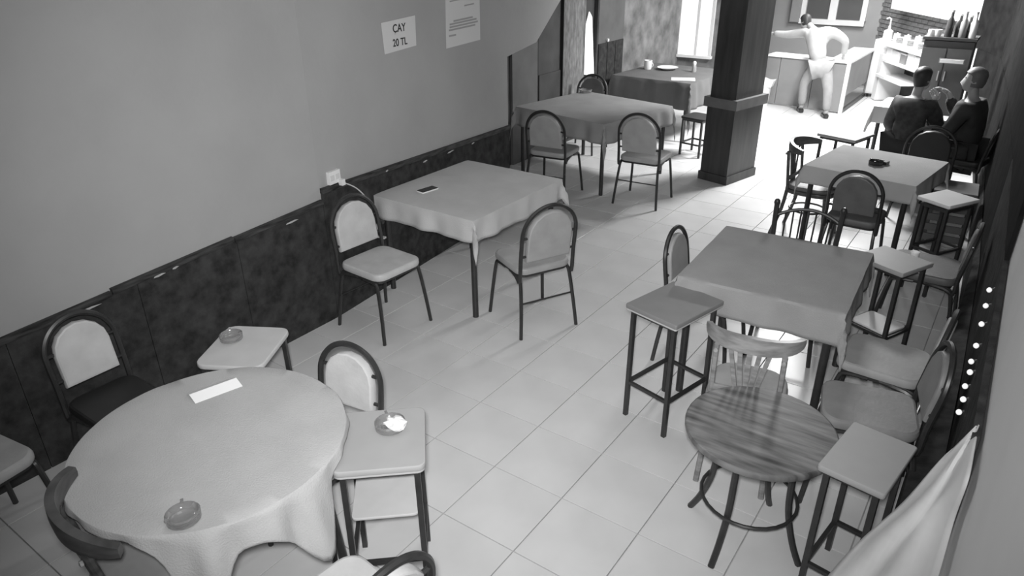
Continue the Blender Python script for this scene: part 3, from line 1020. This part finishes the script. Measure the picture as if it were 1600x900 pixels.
def cup(x, y, z, label, r=.04, h=.085, handle=True, m='white', group=None, name='mug'):
    t = thing(name, label, 'cup', (x, y, z), 0, group)
    MB().lathe([(r * .8, 0), (r, h * .3), (r, h), (r * .9, h), (r * .88, h * .3), (r * .05, h * .12)], 16).obj('body', M[m], t)
    if handle:
        MB().tube([(r + .022 * math.sin(PI * i / 8), 0, h * .2 + h * .6 * i / 8) for i in range(9)], .005, 6).obj('handle', M[m], t)
    return t
cup(*pos(1012, 108, .755), .755, 'white mug on the cluttered table behind the pillar', .055, .12)
q = at(1086, 106, .755)
t = thing('salt_shaker', 'small shaker with a bright top on the cluttered table', 'shaker', (-1.72, 7.35, .755))
MB().lathe([(.03, 0), (.032, .02), (.024, .09), (.022, .10)], 12).obj('body', M['steel'], t)
MB().lathe([(.024, .10), (.024, .125), (.015, .14), (.002, .143)], 12).obj('cap', M['white'], t)
o = MB().slab(rrect(.30, .21, .004, 1), 0, .004, .001).obj('newspaper', M['white'], smooth=False)
o.location = (-1.62, 6.75, .756)
o.rotation_euler = (0, 0, .4)
tag(o, 'white paper lying near the front of the cluttered table', 'paper')
t = thing('serving_dish', 'pale shallow dish at the back of the cluttered table', 'dish', (-2.1, 7.35, .755))
MB().lathe([(.07, 0), (.14, .03), (.145, .034), (.07, .01), (.002, .009)], 20).obj('bowl', M['white'], t)
cup(1.665, 2.84, .486, 'small white cup on the dark chair seat by the right wall', .028, .05, False, 'cupwhite')

# ================================================================== KITCHEN END
# counter
c0, c1, c2 = at(1190, 161), at(1312, 178), at(1350, 150)
cz = .745
t = thing('service_counter', 'grey panelled counter with a white top at the kitchen end', 'counter', (0, 0, 0))
fd = (c1 - c0).normalized()
sd = (c2 - c1).normalized()
nf = Vector((fd.y, -fd.x, 0))
ns = Vector((sd.y, -sd.x, 0))
cut = [0, .17, .60, 1.0]
for a_, b_ in zip(cut[:-1], cut[1:]):
    P0, P1 = c0.lerp(c1, a_ + .004), c0.lerp(c1, b_ - .004)
    MB().plate([P0 + Vector((0, 0, .02)), P1 + Vector((0, 0, .02)), P1 + Vector((0, 0, cz - .02)), P0 + Vector((0, 0, cz - .02))], -nf, .03).obj('front_panel', M['greypanel'], t, smooth=False)
MB().box(c1 + Vector((0, 0, cz / 2)), (.05, .05, cz)).obj('corner_post', M['whitepaint'], t, smooth=False)
MB().box(c2 + Vector((0, 0, cz / 2)), (.05, .05, cz)).obj('corner_post', M['greypanel'], t, smooth=False)
MB().plate([c1 + Vector((0, 0, .24)), c2 + Vector((0, 0, .24)), c2 + Vector((0, 0, cz - .02)), c1 + Vector((0, 0, cz - .02))], -ns, .02).obj('side_panel', M['greypanel'], t, smooth=False)
MB().bar(c1 + Vector((0, 0, .03)), c2 + Vector((0, 0, .03)), .04, .05).obj('bottom_rail', M['metal'], t, smooth=False)
tp = [c0 - nf * .28, c0 + nf * .03, c1 + nf * .03 + ns * .03, c2 + ns * .03, c2 - ns * .30, c1 - ns * .32 - nf * .28]
MB().plate([p + Vector((0, 0, cz - .02)) for p in tp], (0, 0, 1), .03).obj('worktop', M['whitepaint'], t, smooth=False)
# white bin bag box by the pillar
q = at(1196, 161)
t = thing('waste_bin', 'white waste bin standing against the counter beside the pillar', 'bin', (q.x, q.y - .20, 0))
MB().lathe([(.085, 0), (.11, .30), (.12, .31), (.11, .32), (.10, .30), (.005, .29)], 14).obj('body', M['white'], t)
mm = MB()
RR = []
for i in range(4):
    RR.append([Vector(((.115 + .02 * math.sin(j * 2.1) + .012 * i) * math.cos(2 * PI * j / 14), (.115 + .02 * math.sin(j * 2.1) + .012 * i) * math.sin(2 * PI * j / 14), .29 + .035 * i + .012 * math.sin(j * 1.7))) for j in range(14)])
mm.rings(RR, caps=False).obj('bag_liner', M['white'], t)
# tall white cabinet
q0, q1 = at(1353, 151), at(1376, 154)
t = thing('white_cabinet', 'tall narrow white cabinet at the end of the counter', 'cabinet', ((q0.x + q1.x) / 2, (q0.y + q1.y) / 2 + .15, 0), math.atan2((q1 - q0).y, (q1 - q0).x))
cw = (q1 - q0).length
MB().box((0, 0, .48), (cw, .32, .84)).obj('body', M['whitepaint'], t, smooth=False)
d_ = MB().box((0, -.165, .48), (cw - .02, .012, .80)).obj('door', M['whitepaint'], t, smooth=False)
MB().box((cw * .36, -.18, .55), (.012, .015, .10)).obj('handle', M['steel'], d_, smooth=False)
for sx in (-1, 1):
    for sy in (-1, 1):
        MB().box((sx * (cw / 2 - .03), sy * .13, .03), (.03, .03, .06)).obj('foot', M['metal'], t, smooth=False)
t2 = thing('water_dispenser', 'white pump dispenser on top of the tall white cabinet', 'dispenser', (t.location.x, t.location.y, .90))
MB().lathe([(.07, 0), (.075, .02), (.07, .12), (.02, .15), (.018, .20)], 14).obj('body', M['white'], t2)
MB().tube([(0, 0, .18), (0, 0, .30), (-.03, -.02, .32), (-.06, -.03, .30)], .011, 7).obj('spout', M['white'], t2)

# shelving on the brick wall
def kp(px, py, off=0.0):
    return on(px, py, (KA[0] + kn.x * off, KA[1] + kn.y * off), (KB[0] + kn.x * off, KB[1] + kn.y * off))
def kbox(name, pa, pb, z, h, off, dep, m, parent=None):
    """a board along the wall from picture column pa to pb"""
    a_, b_ = kp(pa, 60, off), kp(pb, 60, off)
    c_ = (a_ + b_) / 2 - kn * (dep / 2)
    return MB().box((c_.x, c_.y, z), ((b_ - a_).length, dep, h), Matrix.Rotation(ang, 3, 'Z')).obj(name, M[m], parent, smooth=False)
t = thing('wall_cabinet', 'long white wall cabinet over the brick wall', 'cabinet', (0, 0, 0))
zc0 = kp(1400, 15, .30).z
for a_, b_ in ((1382, 1412), (1412.5, 1445), (1445.5, 1482)):
    kbox('door', a_, b_, zc0 + .2, .40, .30, .28, 'whitepaint', t)
t = thing('kitchen_shelving', 'bright stacked kitchen shelves below the brick wall', 'shelving', (0, 0, 0))
z1_, z2_, z3_ = kp(1420, 80, .42).z, kp(1420, 108, .42).z, kp(1400, 128, .42).z
kbox('worktop', 1380, 1464, z1_, .05, .42, .40, 'whitepaint', t)
kbox('shelf', 1386, 1466, z2_, .04, .42, .40, 'whitepaint', t)
kbox('shelf', 1380, 1424, max(.08, z3_), .04, .46, .42, 'whitepaint', t)
kbox('back_panel', 1384, 1466, .40, .78, .04, .02, 'darkwall', t)
kbox('side_panel', 1380, 1386, .36, .70, .42, .40, 'whitepaint', t)
kbox('side_panel', 1461, 1466, .36, .70, .42, .40, 'greypanel', t)
rk = random.Random(3)
for k, px in enumerate((1401, 1409, 1418, 1427, 1436, 1445, 1454)):
    q = kp(px, 60, .22)
    h = rk.uniform(.06, .16)
    tt = thing('stacked_plates' if k % 2 else 'white_canister', ('stack of white plates on the kitchen worktop, number %s from the cabinet' if k % 2 else 'white canister on the kitchen worktop, number %s from the cabinet') % ('one', 'two', 'three', 'four', 'five', 'six', 'seven')[k], 'plates' if k % 2 else 'canister', (q.x, q.y, z1_ + .026), 0, 'crockery on the kitchen worktop')
    if k % 2:
        for n in range(5):
            MB().lathe([(.05, .016 * n), (.085, .016 * n + .012), (.087, .016 * n + .015), (.05, .016 * n + .008), (.003, .016 * n + .007)], 14).obj('plate', M['white'], tt)
    else:
        MB().lathe([(.05, 0), (.055, .01), (.055, h), (.045, h + .01)], 14).obj('body', M['white'], tt)
        MB().lathe([(.048, h + .01), (.052, h + .015), (.05, h + .03), (.012, h + .035), (.012, h + .05), (.002, h + .052)], 14).obj('lid', M['whitepaint'], tt)
for k, px in enumerate((1404, 1416, 1428, 1440, 1452)):
    q = kp(px, 60, .28)
    tt = thing('storage_box', ('leftmost', 'second', 'third', 'fourth', 'fifth')[k] + ' white box from the cabinet on the lower kitchen shelf', 'box', (q.x, q.y, z2_ + .021), ang, 'boxes on the lower kitchen shelf')
    hh = rk.uniform(.12, .17)
    MB().box((0, 0, hh / 2), (.16, .2, hh)).obj('body', M['white' if k != 2 else 'greypanel'], tt, smooth=False)
    MB().box((0, 0, hh + .008), (.168, .208, .016)).obj('lid', M['whitepaint'], tt, smooth=False)

# dark bar cabinet with bottles
p0, p1 = on(1447, 52, (0, 7.0), (1, 7.0)), on(1524, 66, (0, 7.0), (1, 7.0))
bz = (p0.z + p1.z) / 2
t = thing('bar_cabinet', 'tall dark cabinet with bottles on top behind the seated people', 'cabinet', ((p0.x + p1.x) / 2, 7.17, 0))
bwid = p1.x - p0.x
MB().box((0, 0, bz / 2 - .02), (bwid, .32, bz - .04)).obj('body', M['midwall'], t, smooth=False)
MB().box((0, 0, bz - .015), (bwid + .03, .36, .03)).obj('top_board', M['darkwall'], t, smooth=False)
for s in (-1, 1):
    d_ = MB().box((s * bwid / 4, -.166, bz * .48), (bwid / 2 - .015, .014, bz * .88)).obj('door', M['midwall'], t, smooth=False)
    MB().box((-s * .0 + s * .03, -.18, bz * .72), (.012, .014, .10)).obj('handle', M['steel'], d_, smooth=False)
for k, (px, hh, m_) in enumerate(((1481, .27, 'darkglass'), (1495, .23, 'darkglass'), (1503, .26, 'greypanel'), (1511, .22, 'darkglass'), (1519, .26, 'white'))):
    q = on(px, 55, (0, 7.05), (1, 7.05))
    tt = thing('bottle', ('dark bottle, first from the left on the bar cabinet', 'dark bottle, second from the left on the bar cabinet', 'grey bottle in the middle of the bar cabinet row', 'dark bottle beside the white one on the bar cabinet', 'white bottle at the wall end of the bar cabinet')[k], 'bottle', (q.x, 7.05 + .05 * (k % 2), bz), 0, 'bottles on the bar cabinet')
    MB().lathe([(.033, 0), (.036, .01), (.036, hh * .58), (.014, hh * .74), (.013, hh * .94), (.002, hh * .945)], 12).obj('body', M[m_], tt)
    MB().lathe([(.015, hh * .92), (.015, hh), (.002, hh + .002)], 10).obj('cap', M['steel'], tt)
for k, px in enumerate((1456, 1466)):
    q = on(px, 50, (0, 7.05), (1, 7.05))
    cup(q.x, 7.05, bz, ('white cup at the left end of the bar cabinet top', 'white cup next to the first bottle on the bar cabinet')[k], .035, .07, False)
o = MB().box((0, 0, 0), (.22, .012, .035)).obj('label_strip', M['white'], smooth=False)
q = on(1487, 96, (0, 6.98), (1, 6.98))
t_ = thing('white_strip', 'short white strip on the front of the dark bar cabinet', 'lamp', (q.x, 6.97, q.z))  # plain pale strip on the cabinet front
o.name = 'tube'
o.parent = t_
MB().box((0, .008, .0), (.24, .012, .05)).obj('bracket', M['greypanel'], t_, smooth=False)

# small table between the two seated people
square = [Vector((1.26, 5.98, 0)), Vector((1.60, 5.92, 0)), Vector((1.62, 6.25, 0)), Vector((1.28, 6.3, 0))]
c_, a_, wx, wy = rect_from(square)
t = thing('card_table', 'small dark table between the two seated people', 'table', (c_.x, c_.y, 0), a_)
MB().slab(rrect(wx, wy, .02, 3), .715, .745, .005).obj('tabletop', M['blackwood'], t)
for sx in (-1, 1):
    for sy in (-1, 1):
        MB().tube([(sx * (wx / 2 - .04), sy * (wy / 2 - .04), 0), (sx * (wx / 2 - .04), sy * (wy / 2 - .04), .715)], .016, 8).obj('leg', M['metal'], t)
o = MB().plate([(-.13, -.09, 0), (.12, -.10, 0), (.14, .07, .01), (-.10, .09, .006)], (0, 0, 1), .006).obj('newspaper', M['paper'], smooth=False)
o.location = (1.43, 6.08, .747)
tag(o, 'pale folded newspaper on the small dark table between the people', 'newspaper')

# slatted box against the right wall
q = at(1500, 265, .25)
t = thing('slatted_crate', 'low dark slatted crate against the right wall behind the white stool', 'crate', (1.72, 4.72, 0), .05)
for k in range(5):
    MB().box((0, -.17, .06 + k * .09), (.30, .015, .06)).obj('slat', M['midwall'], t, smooth=False)
    MB().box((-.155, 0, .06 + k * .09), (.015, .34, .06)).obj('slat', M['midwall'], t, smooth=False)
for sx in (-1, 1):
    for sy in (-1, 1):
        MB().box((sx * .14, sy * .155, .23), (.03, .03, .46)).obj('corner_post', M['blackwood'], t, smooth=False)
MB().box((0, 0, .468), (.33, .36, .016)).obj('lid', M['midwall'], t, smooth=False)

# ================================================================== RIGHT WALL: STRING OF LIGHTS AND SHEET
def on_right(px, py):
    best = None
    for a_, b_ in zip(RP[:-1], RP[1:]):
        q = on(px, py, a_, b_)
        if a_[1] - .02 <= q.y <= b_[1] + .02 and 0 < q.z < 2.6:
            if best is None or (q - CAM).length < (best - CAM).length:
                best = q
    return best
sl = thing('string_lights', 'string of small white bulbs running along the right wall', 'string lights', (0, 0, 0))
bp = []
for px, py in ((1456, 860), (1477, 798), (1519, 650), (1526, 630), (1528, 609), (1536, 587), (1537, 570), (1545, 545), (1553, 511), (1559, 482), (1564, 457)):
    q = on_right(px, py)
    if q is None:
        print('no wall point', px, py)
        continue
    bp.append(q + Vector((-.045, 0, 0)))
for q in bp:
    R = []
    for i in range(7):
        a = PI * i / 6
        R.append([Vector((q.x + .011 * math.sin(a) * math.cos(2 * PI * j / 10), q.y + .011 * math.sin(a) * math.sin(2 * PI * j / 10), q.z - .012 * math.cos(a))) for j in range(10)])
    b_ = MB().rings(R).obj('bulb', M['bulb'], sl)
    MB().tube([q + Vector((.010, 0, .006)), q + Vector((.024, .004, .014))], .005, 6).obj('socket', M['wiredark'], b_)
MB().tube(smooth_path([q + Vector((.024, .004, .014)) for q in bp], 3), .003, 5).obj('wire', M['wiredark'], sl)

# sheet draped beside the camera
Lx = [(1524, 668), (1468, 724), (1411, 789), (1340, 852), (1285, 915), (1240, 985)]
Lz = [1.10, .96, .80, .66, .58, .52]
Rx = [(1530, 664), (1524, 700), (1514, 749), (1492, 812), (1467, 900), (1440, 985)]
le = smooth_path([at(x, y, z) for (x, y), z in zip(Lx, Lz)], 6)
re_ = []
for x, y in Rx:
    q = on(x, y, (2.118, 0), (2.118, 1))
    re_.append(q)
re_ = smooth_path(re_, 6)
m = MB()
nc = 16
for i, (a_, b_) in enumerate(zip(le, re_)):
    for j in range(nc + 1):
        t_ = j / nc
        p = a_.lerp(b_, t_)
        w_ = (b_ - a_).length
        p.z += -.10 * w_ * math.sin(PI * t_) * .4 + .020 * min(1, w_ * 3) * math.sin(t_ * 13 + i * .25) * math.sin(PI * t_)
        p.y += .012 * math.sin(t_ * 9 + 1)
        p.x = min(p.x, 2.12)
        m.v.append(tuple(p))
for i in range(len(le) - 1):
    for j in range(nc):
        k = i * (nc + 1) + j
        m.f.append((k, k + 1, k + nc + 2, k + nc + 1))
o = m.obj('draped_sheet', M['sheet'])
s = o.modifiers.new('thickness', 'SOLIDIFY')
s.thickness = .004
tag(o, 'pale creased sheet draped from the right wall at the lower right corner', 'sheet')

# ================================================================== PEOPLE
def skin_mesh(V, E, R, root, level=1):
    me = bpy.data.meshes.new('skin_tmp')
    me.from_pydata([tuple(v) for v in V], E, [])
    o = link('skin_tmp', me)
    md = o.modifiers.new('skin', 'SKIN')
    md.use_smooth_shade = True
    o.modifiers.new('sub', 'SUBSURF').levels = level
    for i, r in enumerate(R):
        sv = me.skin_vertices[0].data[i]
        sv.radius = (r, r) if not isinstance(r, tuple) else r
        sv.use_root = (i == root)
    bpy.context.view_layer.update()
    out = bpy.data.meshes.new_from_object(o.evaluated_get(bpy.context.evaluated_depsgraph_get()))
    bpy.data.objects.remove(o)
    return out

class Graph:
    def __init__(s):
        s.V, s.E, s.R, s.n = [], [], [], {}
    def add(s, name, p, r, link_to=None):
        s.n[name] = len(s.V)
        s.V.append(Vector(p))
        s.R.append(r)
        if link_to is not None:
            s.E.append((s.n[link_to], s.n[name]))
        return s
    def chain(s, start, items):
        prev = start
        for nm, p, r in items:
            s.add(nm, p, r, prev)
            prev = nm
    def mesh(s, root, level=1):
        return skin_mesh(s.V, s.E, s.R, s.n[root], level)

def add_hand(g, wrist, wp, dirv, up, k, side):
    """palm and five bent fingers grown from the wrist"""
    d = Vector(dirv).normalized()
    u = Vector(up)
    u = (u - d * u.dot(d)).normalized()
    x = d.cross(u) * side
    wp = Vector(wp)
    g.add(wrist + 'palm', wp + d * .055 * k, .026 * k, wrist)
    for i, (off, ln_) in enumerate(((-.030, .062), (-.010, .074), (.011, .070), (.030, .054))):
        a = wp + d * .085 * k + x * off * k
        b = a + d * ln_ * .55 * k - u * .012 * k
        c = b + d * ln_ * .40 * k - u * .028 * k
        g.chain(wrist + 'palm', [(wrist + 'f%da' % i, a, .0105 * k), (wrist + 'f%db' % i, b, .0090 * k), (wrist + 'f%dc' % i, c, .0075 * k)])
    a = wp + d * .035 * k - x * .036 * k
    g.chain(wrist + 'palm', [(wrist + 'ta', a, .0115 * k), (wrist + 'tb', a + d * .035 * k - x * .020 * k - u * .008 * k, .0095 * k), (wrist + 'tc', a + d * .060 * k - x * .024 * k - u * .018 * k, .008 * k)])

def head_mesh(k):
    """head with brow, nose, mouth, chin and ears; face towards +y, centre of the skull at the origin"""
    m = MB()
    prof = [(-.125, .030, .030), (-.112, .046, .044), (-.085, .058, .046), (-.055, .066, .040), (-.02, .072, .020), (.02, .076, .004), (.055, .074, -.004), (.085, .062, -.008), (.105, .042, -.008), (.115, .015, -.008)]
    R = []
    for z, r, cy in prof:
        ring = []
        for j in range(20):
            a = 2 * PI * j / 20
            px, py = r * .94 * math.cos(a), r * 1.16 * math.sin(a) + cy * .55
            if abs(a - PI / 2) < .2 and -.07 < z < 0:
                py += .022 if z < -.03 else .012
            if abs(abs(a - PI / 2) - .42) < .17 and -.01 < z < .03:
                py -= .008
            ring.append(Vector((px * k, py * k, z * k)))
        R.append(ring)
    m.rings(R)
    for s in (-1, 1):
        m.slab([(.018 * k * math.cos(t) * .7, .030 * k * math.sin(t)) for t in [i * PI / 5 for i in range(10)]], -.006 * k, .006 * k, .003 * k,
               Matrix.Translation((s * .074 * k, -.004 * k, -.02 * k)) @ Matrix.Rotation(PI / 2, 4, 'Y'))
        m.lathe([(.001, -.008 * k), (.009 * k, 0), (.001, .008 * k)], 8, (s * .030 * k, .082 * k, .008 * k))
    m.box((0, .086 * k, -.082 * k), (.042 * k, .012 * k, .010 * k))
    return m

def hair_mesh(k, low=-.02, thick=1.09):
    m = MB()
    prof = [(low - .05, .062, -.020), (low, .078, -.010), (.03, .082, -.004), (.06, .080, -.006), (.09, .066, -.008), (.112, .044, -.008), (.124, .014, -.008)]
    R = []
    for i, (z, r, cy) in enumerate(prof):
        ring = []
        for j in range(20):
            a = 2 * PI * j / 20
            px, py = r * .96 * math.cos(a) * thick, r * 1.14 * math.sin(a) * thick + cy * .6
            if math.sin(a) > .25 and z < .055:
                py = min(py, .015 + .2 * max(0, z))
            ring.append(Vector((px * k, py * k, z * k)))
        R.append(ring)
    return m.rings(R)

def place_head(k, p, face, tilt=0.0):
    return Matrix.Translation(p) @ Matrix.Rotation(facing(*face), 4, 'Z') @ Matrix.Rotation(tilt, 4, 'X')

def join_mesh(me, mb, T):
    import bmesh
    bm = bmesh.new()
    bm.from_mesh(me)
    n = len(bm.verts)
    vs = [bm.verts.new(T @ Vector(v)) for v in mb.v]
    for f in mb.f:
        try:
            bm.faces.new([vs[i] for i in f])
        except ValueError:
            pass
    bmesh.ops.recalc_face_normals(bm, faces=bm.faces)
    bm.to_mesh(me)
    bm.free()
    me.shade_smooth()

def person(label, J, k, face, tilt, top, legs, hair, hands, low=-.02, sleeve='wr', slim=1.0):
    """J: joint positions; sides l and r"""
    t = thing('person', label, 'person', (0, 0, 0))
    g = Graph()
    g.add('pelvis', J['pelvis'], .105 * k)
    sp = Vector(J['pelvis']).lerp(Vector(J['neck']), .45)
    g.add('waist', sp, .100 * k, 'pelvis')
    ch = Vector(J['pelvis']).lerp(Vector(J['neck']), .80)
    g.add('chest', ch, .105 * k, 'waist')
    g.add('neck', Vector(J['neck']), .052 * k, 'chest')
    hd = Vector(J['head'])
    g.add('skull', Vector(J['neck']).lerp(hd, .75), .050 * k, 'neck')
    for s, sg in (('l', -1), ('r', 1)):
        g.chain('chest', [(s + 'sh', J[s + 'sh'], .058 * k), (s + 'el', J[s + 'el'], .042 * k), (s + 'wr', J[s + 'wr'], .028 * k)])
        hdv, up = hands[s]
        add_hand(g, s + 'wr', J[s + 'wr'], hdv, up, k, sg)
        g.chain('pelvis', [(s + 'hip', J[s + 'hip'], .085 * k), (s + 'kn', J[s + 'kn'], .060 * k), (s + 'an', J[s + 'an'], .040 * k), (s + 'toe', J[s + 'toe'], .034 * k)])
    me = g.mesh('pelvis')
    join_mesh(me, head_mesh(k), place_head(k, hd, face, tilt))
    me.materials.clear()
    me.materials.append(M['skin'])
    link('body', me, t)
    # clothes follow the same joints, a little wider
    g = Graph()
    g.add('waist0', Vector(J['pelvis']).lerp(Vector(J['neck']), .05), .170 * k)
    g.add('waist', sp, .165 * k, 'waist0')
    g.add('chest', ch, .185 * k, 'waist')
    g.add('collar', ch.lerp(Vector(J['neck']), .6), .10 * k, 'chest')
    for s in 'lr':
        en = Vector(J[s + 'el']).lerp(Vector(J[s + 'wr']), .9 if sleeve == 'wr' else .05)
        g.chain('chest', [(s + 'sh', J[s + 'sh'], .098 * k), (s + 'el', J[s + 'el'], .070 * k), (s + 'cuff', en, .056 * k)])
    me = g.mesh('waist0')
    me.materials.clear()
    me.materials.append(M[top])
    link('shirt', me, t)
    g = Graph()
    g.add('pelvis', Vector(J['pelvis']) + Vector((0, 0, .01)), .165 * k)
    for s in 'lr':
        g.chain('pelvis', [(s + 'hip', J[s + 'hip'], .125 * k), (s + 'kn', J[s + 'kn'], .090 * k), (s + 'an', Vector(J[s + 'kn']).lerp(Vector(J[s + 'an']), .94), .070 * k)])
    me = g.mesh('pelvis')
    me.materials.clear()
    me.materials.append(M[legs])
    link('trousers', me, t)
    for s in 'lr':
        a_, b_ = Vector(J[s + 'an']), Vector(J[s + 'toe'])
        d = (b_ - a_)
        d.z = 0
        d.normalize()
        base = Vector((a_.x, a_.y, 0))
        mm = MB()
        mm.slab([((x) * .95 * k, y * k) for x, y in rrect(.092, .27, .044, 4)], .001, .062 * k, .015 * k, Matrix.Translation(base + d * .07 * k) @ Matrix.Rotation(facing(d.x, d.y), 4, 'Z'))
        mm.obj('shoe', M['phone'], t)
    h = hair_mesh(k, low)
    T = place_head(k, hd, face, tilt)
    h.v = [tuple(T @ Vector(v)) for v in h.v]
    h.obj('hair', M[hair], t)
    return t

# ---- person in a dark checked shirt, back towards us
k = .92
f1 = Vector((.25, .97, 0)).normalized()
r1 = Vector((f1.y, -f1.x, 0))
P = Vector((1.15, 5.74, .50))
hd = on(1442, 122, (0, 5.93), (1, 5.93))
nk = Vector((hd.x - .02, hd.y - .05, hd.z - .17))
rsh = nk + r1 * .16 + Vector((0, -.01, -.07))
lsh = nk - r1 * .135 + Vector((0, -.01, -.07))
J = dict(pelvis=P, neck=nk, head=hd, lsh=lsh, rsh=rsh,
         lel=lsh + Vector((-.06, .04, -.25)), lwr=lsh + Vector((.0, .25, -.33)),
         rel=rsh + Vector((.10, .10, -.22)), rwr=rsh + Vector((.02, .20, .00)),
         lhip=P - r1 * .10 + Vector((0, .04, -.01)), rhip=P + r1 * .10 + Vector((0, .04, -.01)),
         lkn=P - r1 * .15 + f1 * .42 + Vector((0, 0, -.01)), rkn=P + r1 * .13 + f1 * .40 + Vector((0, 0, -.01)),
         lan=P - r1 * .16 + f1 * .40 + Vector((0, 0, -.43)), ran=P + r1 * .14 + f1 * .36 + Vector((0, 0, -.43)),
         ltoe=P - r1 * .18 + f1 * .52 + Vector((0, 0, -.46)), rtoe=P + r1 * .16 + f1 * .48 + Vector((0, 0, -.46)))
person('person in a dark checked shirt sitting with their back turned, hand near the face', J, k, (.45, .9), .15, 'shirtdark', 'trouserdark', 'hair', dict(l=((.2, .9, -.1), (0, 0, 1)), r=((-.35, .35, .9), (.3, 1, .2))))
stool([Vector((.99, 5.60, 0)), Vector((1.29, 5.53, 0)), Vector((1.34, 5.83, 0)), Vector((1.04, 5.90, 0))], .44, 'low black stool under the person in the checked shirt', 'vinylblack', rounded=.05, rung=.15)

# ---- person in a dark coat by the right wall
f2_ = Vector((-.97, .22, 0)).normalized()
r2 = Vector((f2_.y, -f2_.x, 0))
P = Vector((1.66, 5.80, .50))
hd = on(1524, 124, (0, 5.82), (1, 5.82))
nk = Vector((hd.x + .02, hd.y, hd.z - .17))
rsh = nk + r2 * .18 + Vector((.01, 0, -.07))
lsh = nk - r2 * .18 + Vector((.01, 0, -.07))
J = dict(pelvis=P, neck=nk, head=hd, lsh=lsh, rsh=rsh,
         lel=lsh + Vector((-.10, -.02, -.24)), lwr=lsh + Vector((-.24, .16, -.27)),
         rel=rsh + Vector((-.17, .06, -.16)), rwr=rsh + Vector((-.26, .0, .06)),
         lhip=P - r2 * .10, rhip=P + r2 * .10,
         lkn=P - r2 * .12 + f2_ * .36, rkn=P + r2 * .12 + f2_ * .36,
         lan=P - r2 * .12 + f2_ * .36 + Vector((0, 0, -.43)), ran=P + r2 * .12 + f2_ * .34 + Vector((0, 0, -.43)),
         ltoe=P - r2 * .13 + f2_ * .48 + Vector((0, 0, -.46)), rtoe=P + r2 * .13 + f2_ * .46 + Vector((0, 0, -.46)))
person('person in a dark coat seated against the right wall, one hand raised', J, k, (-.95, .1), .1, 'coat', 'trouserdark', 'hairgrey', dict(l=((-.8, .5, -.1), (0, 0, 1)), r=((-.8, -.1, .5), (0, .3, 1))))
banquet_chair(1.68, 5.79, (-.97, .22), 'black chair under the person in the dark coat', 'vinylblack', top=.80)

# ---- person leaning over the counter
k = .84
fw = Vector((-.45, .89, 0)).normalized()
rw = Vector((fw.y, -fw.x, 0))
P = on(1282, 104, (0, 9.12), (1, 9.12))
hd = on(1259, 33, (0, 9.50), (1, 9.50))
nk = on(1271, 45, (0, 9.42), (1, 9.42))
lsh = on(1262, 50, (0, 9.45), (1, 9.45))
rsh = on(1303, 50, (0, 9.32), (1, 9.32))
lf, rf = at(1262, 168), at(1297, 179)
J = dict(pelvis=P, neck=nk, head=hd, lsh=lsh, rsh=rsh,
         lel=on(1232, 54, (0, 9.52), (1, 9.52)), lwr=on(1206, 52, (0, 9.58), (1, 9.58)),
         rel=on(1322, 64, (0, 9.40), (1, 9.40)), rwr=on(1318, 88, (0, 9.50), (1, 9.50)),
         lhip=P - rw * .085 + Vector((0, .02, -.02)), rhip=P + rw * .085 + Vector((0, -.02, -.02)),
         lkn=on(1256, 128, (0, 9.14), (1, 9.14)), rkn=on(1294, 138, (0, 8.98), (1, 8.98)),
         lan=Vector((lf.x, 9.16, .07)), ran=Vector((rf.x, 8.96, .07)),
         ltoe=Vector((lf.x - .05, 9.26, .04)), rtoe=Vector((rf.x - .05, 9.06, .04)))
person('person in a white shirt and pale trousers leaning over the counter', J, k, (-.8, .6), -.35, 'shirtwhite', 'trouser', 'hair', dict(l=((-.9, .2, -.2), (0, 0, 1)), r=((-.1, .6, -.6), (0, .5, 1))))
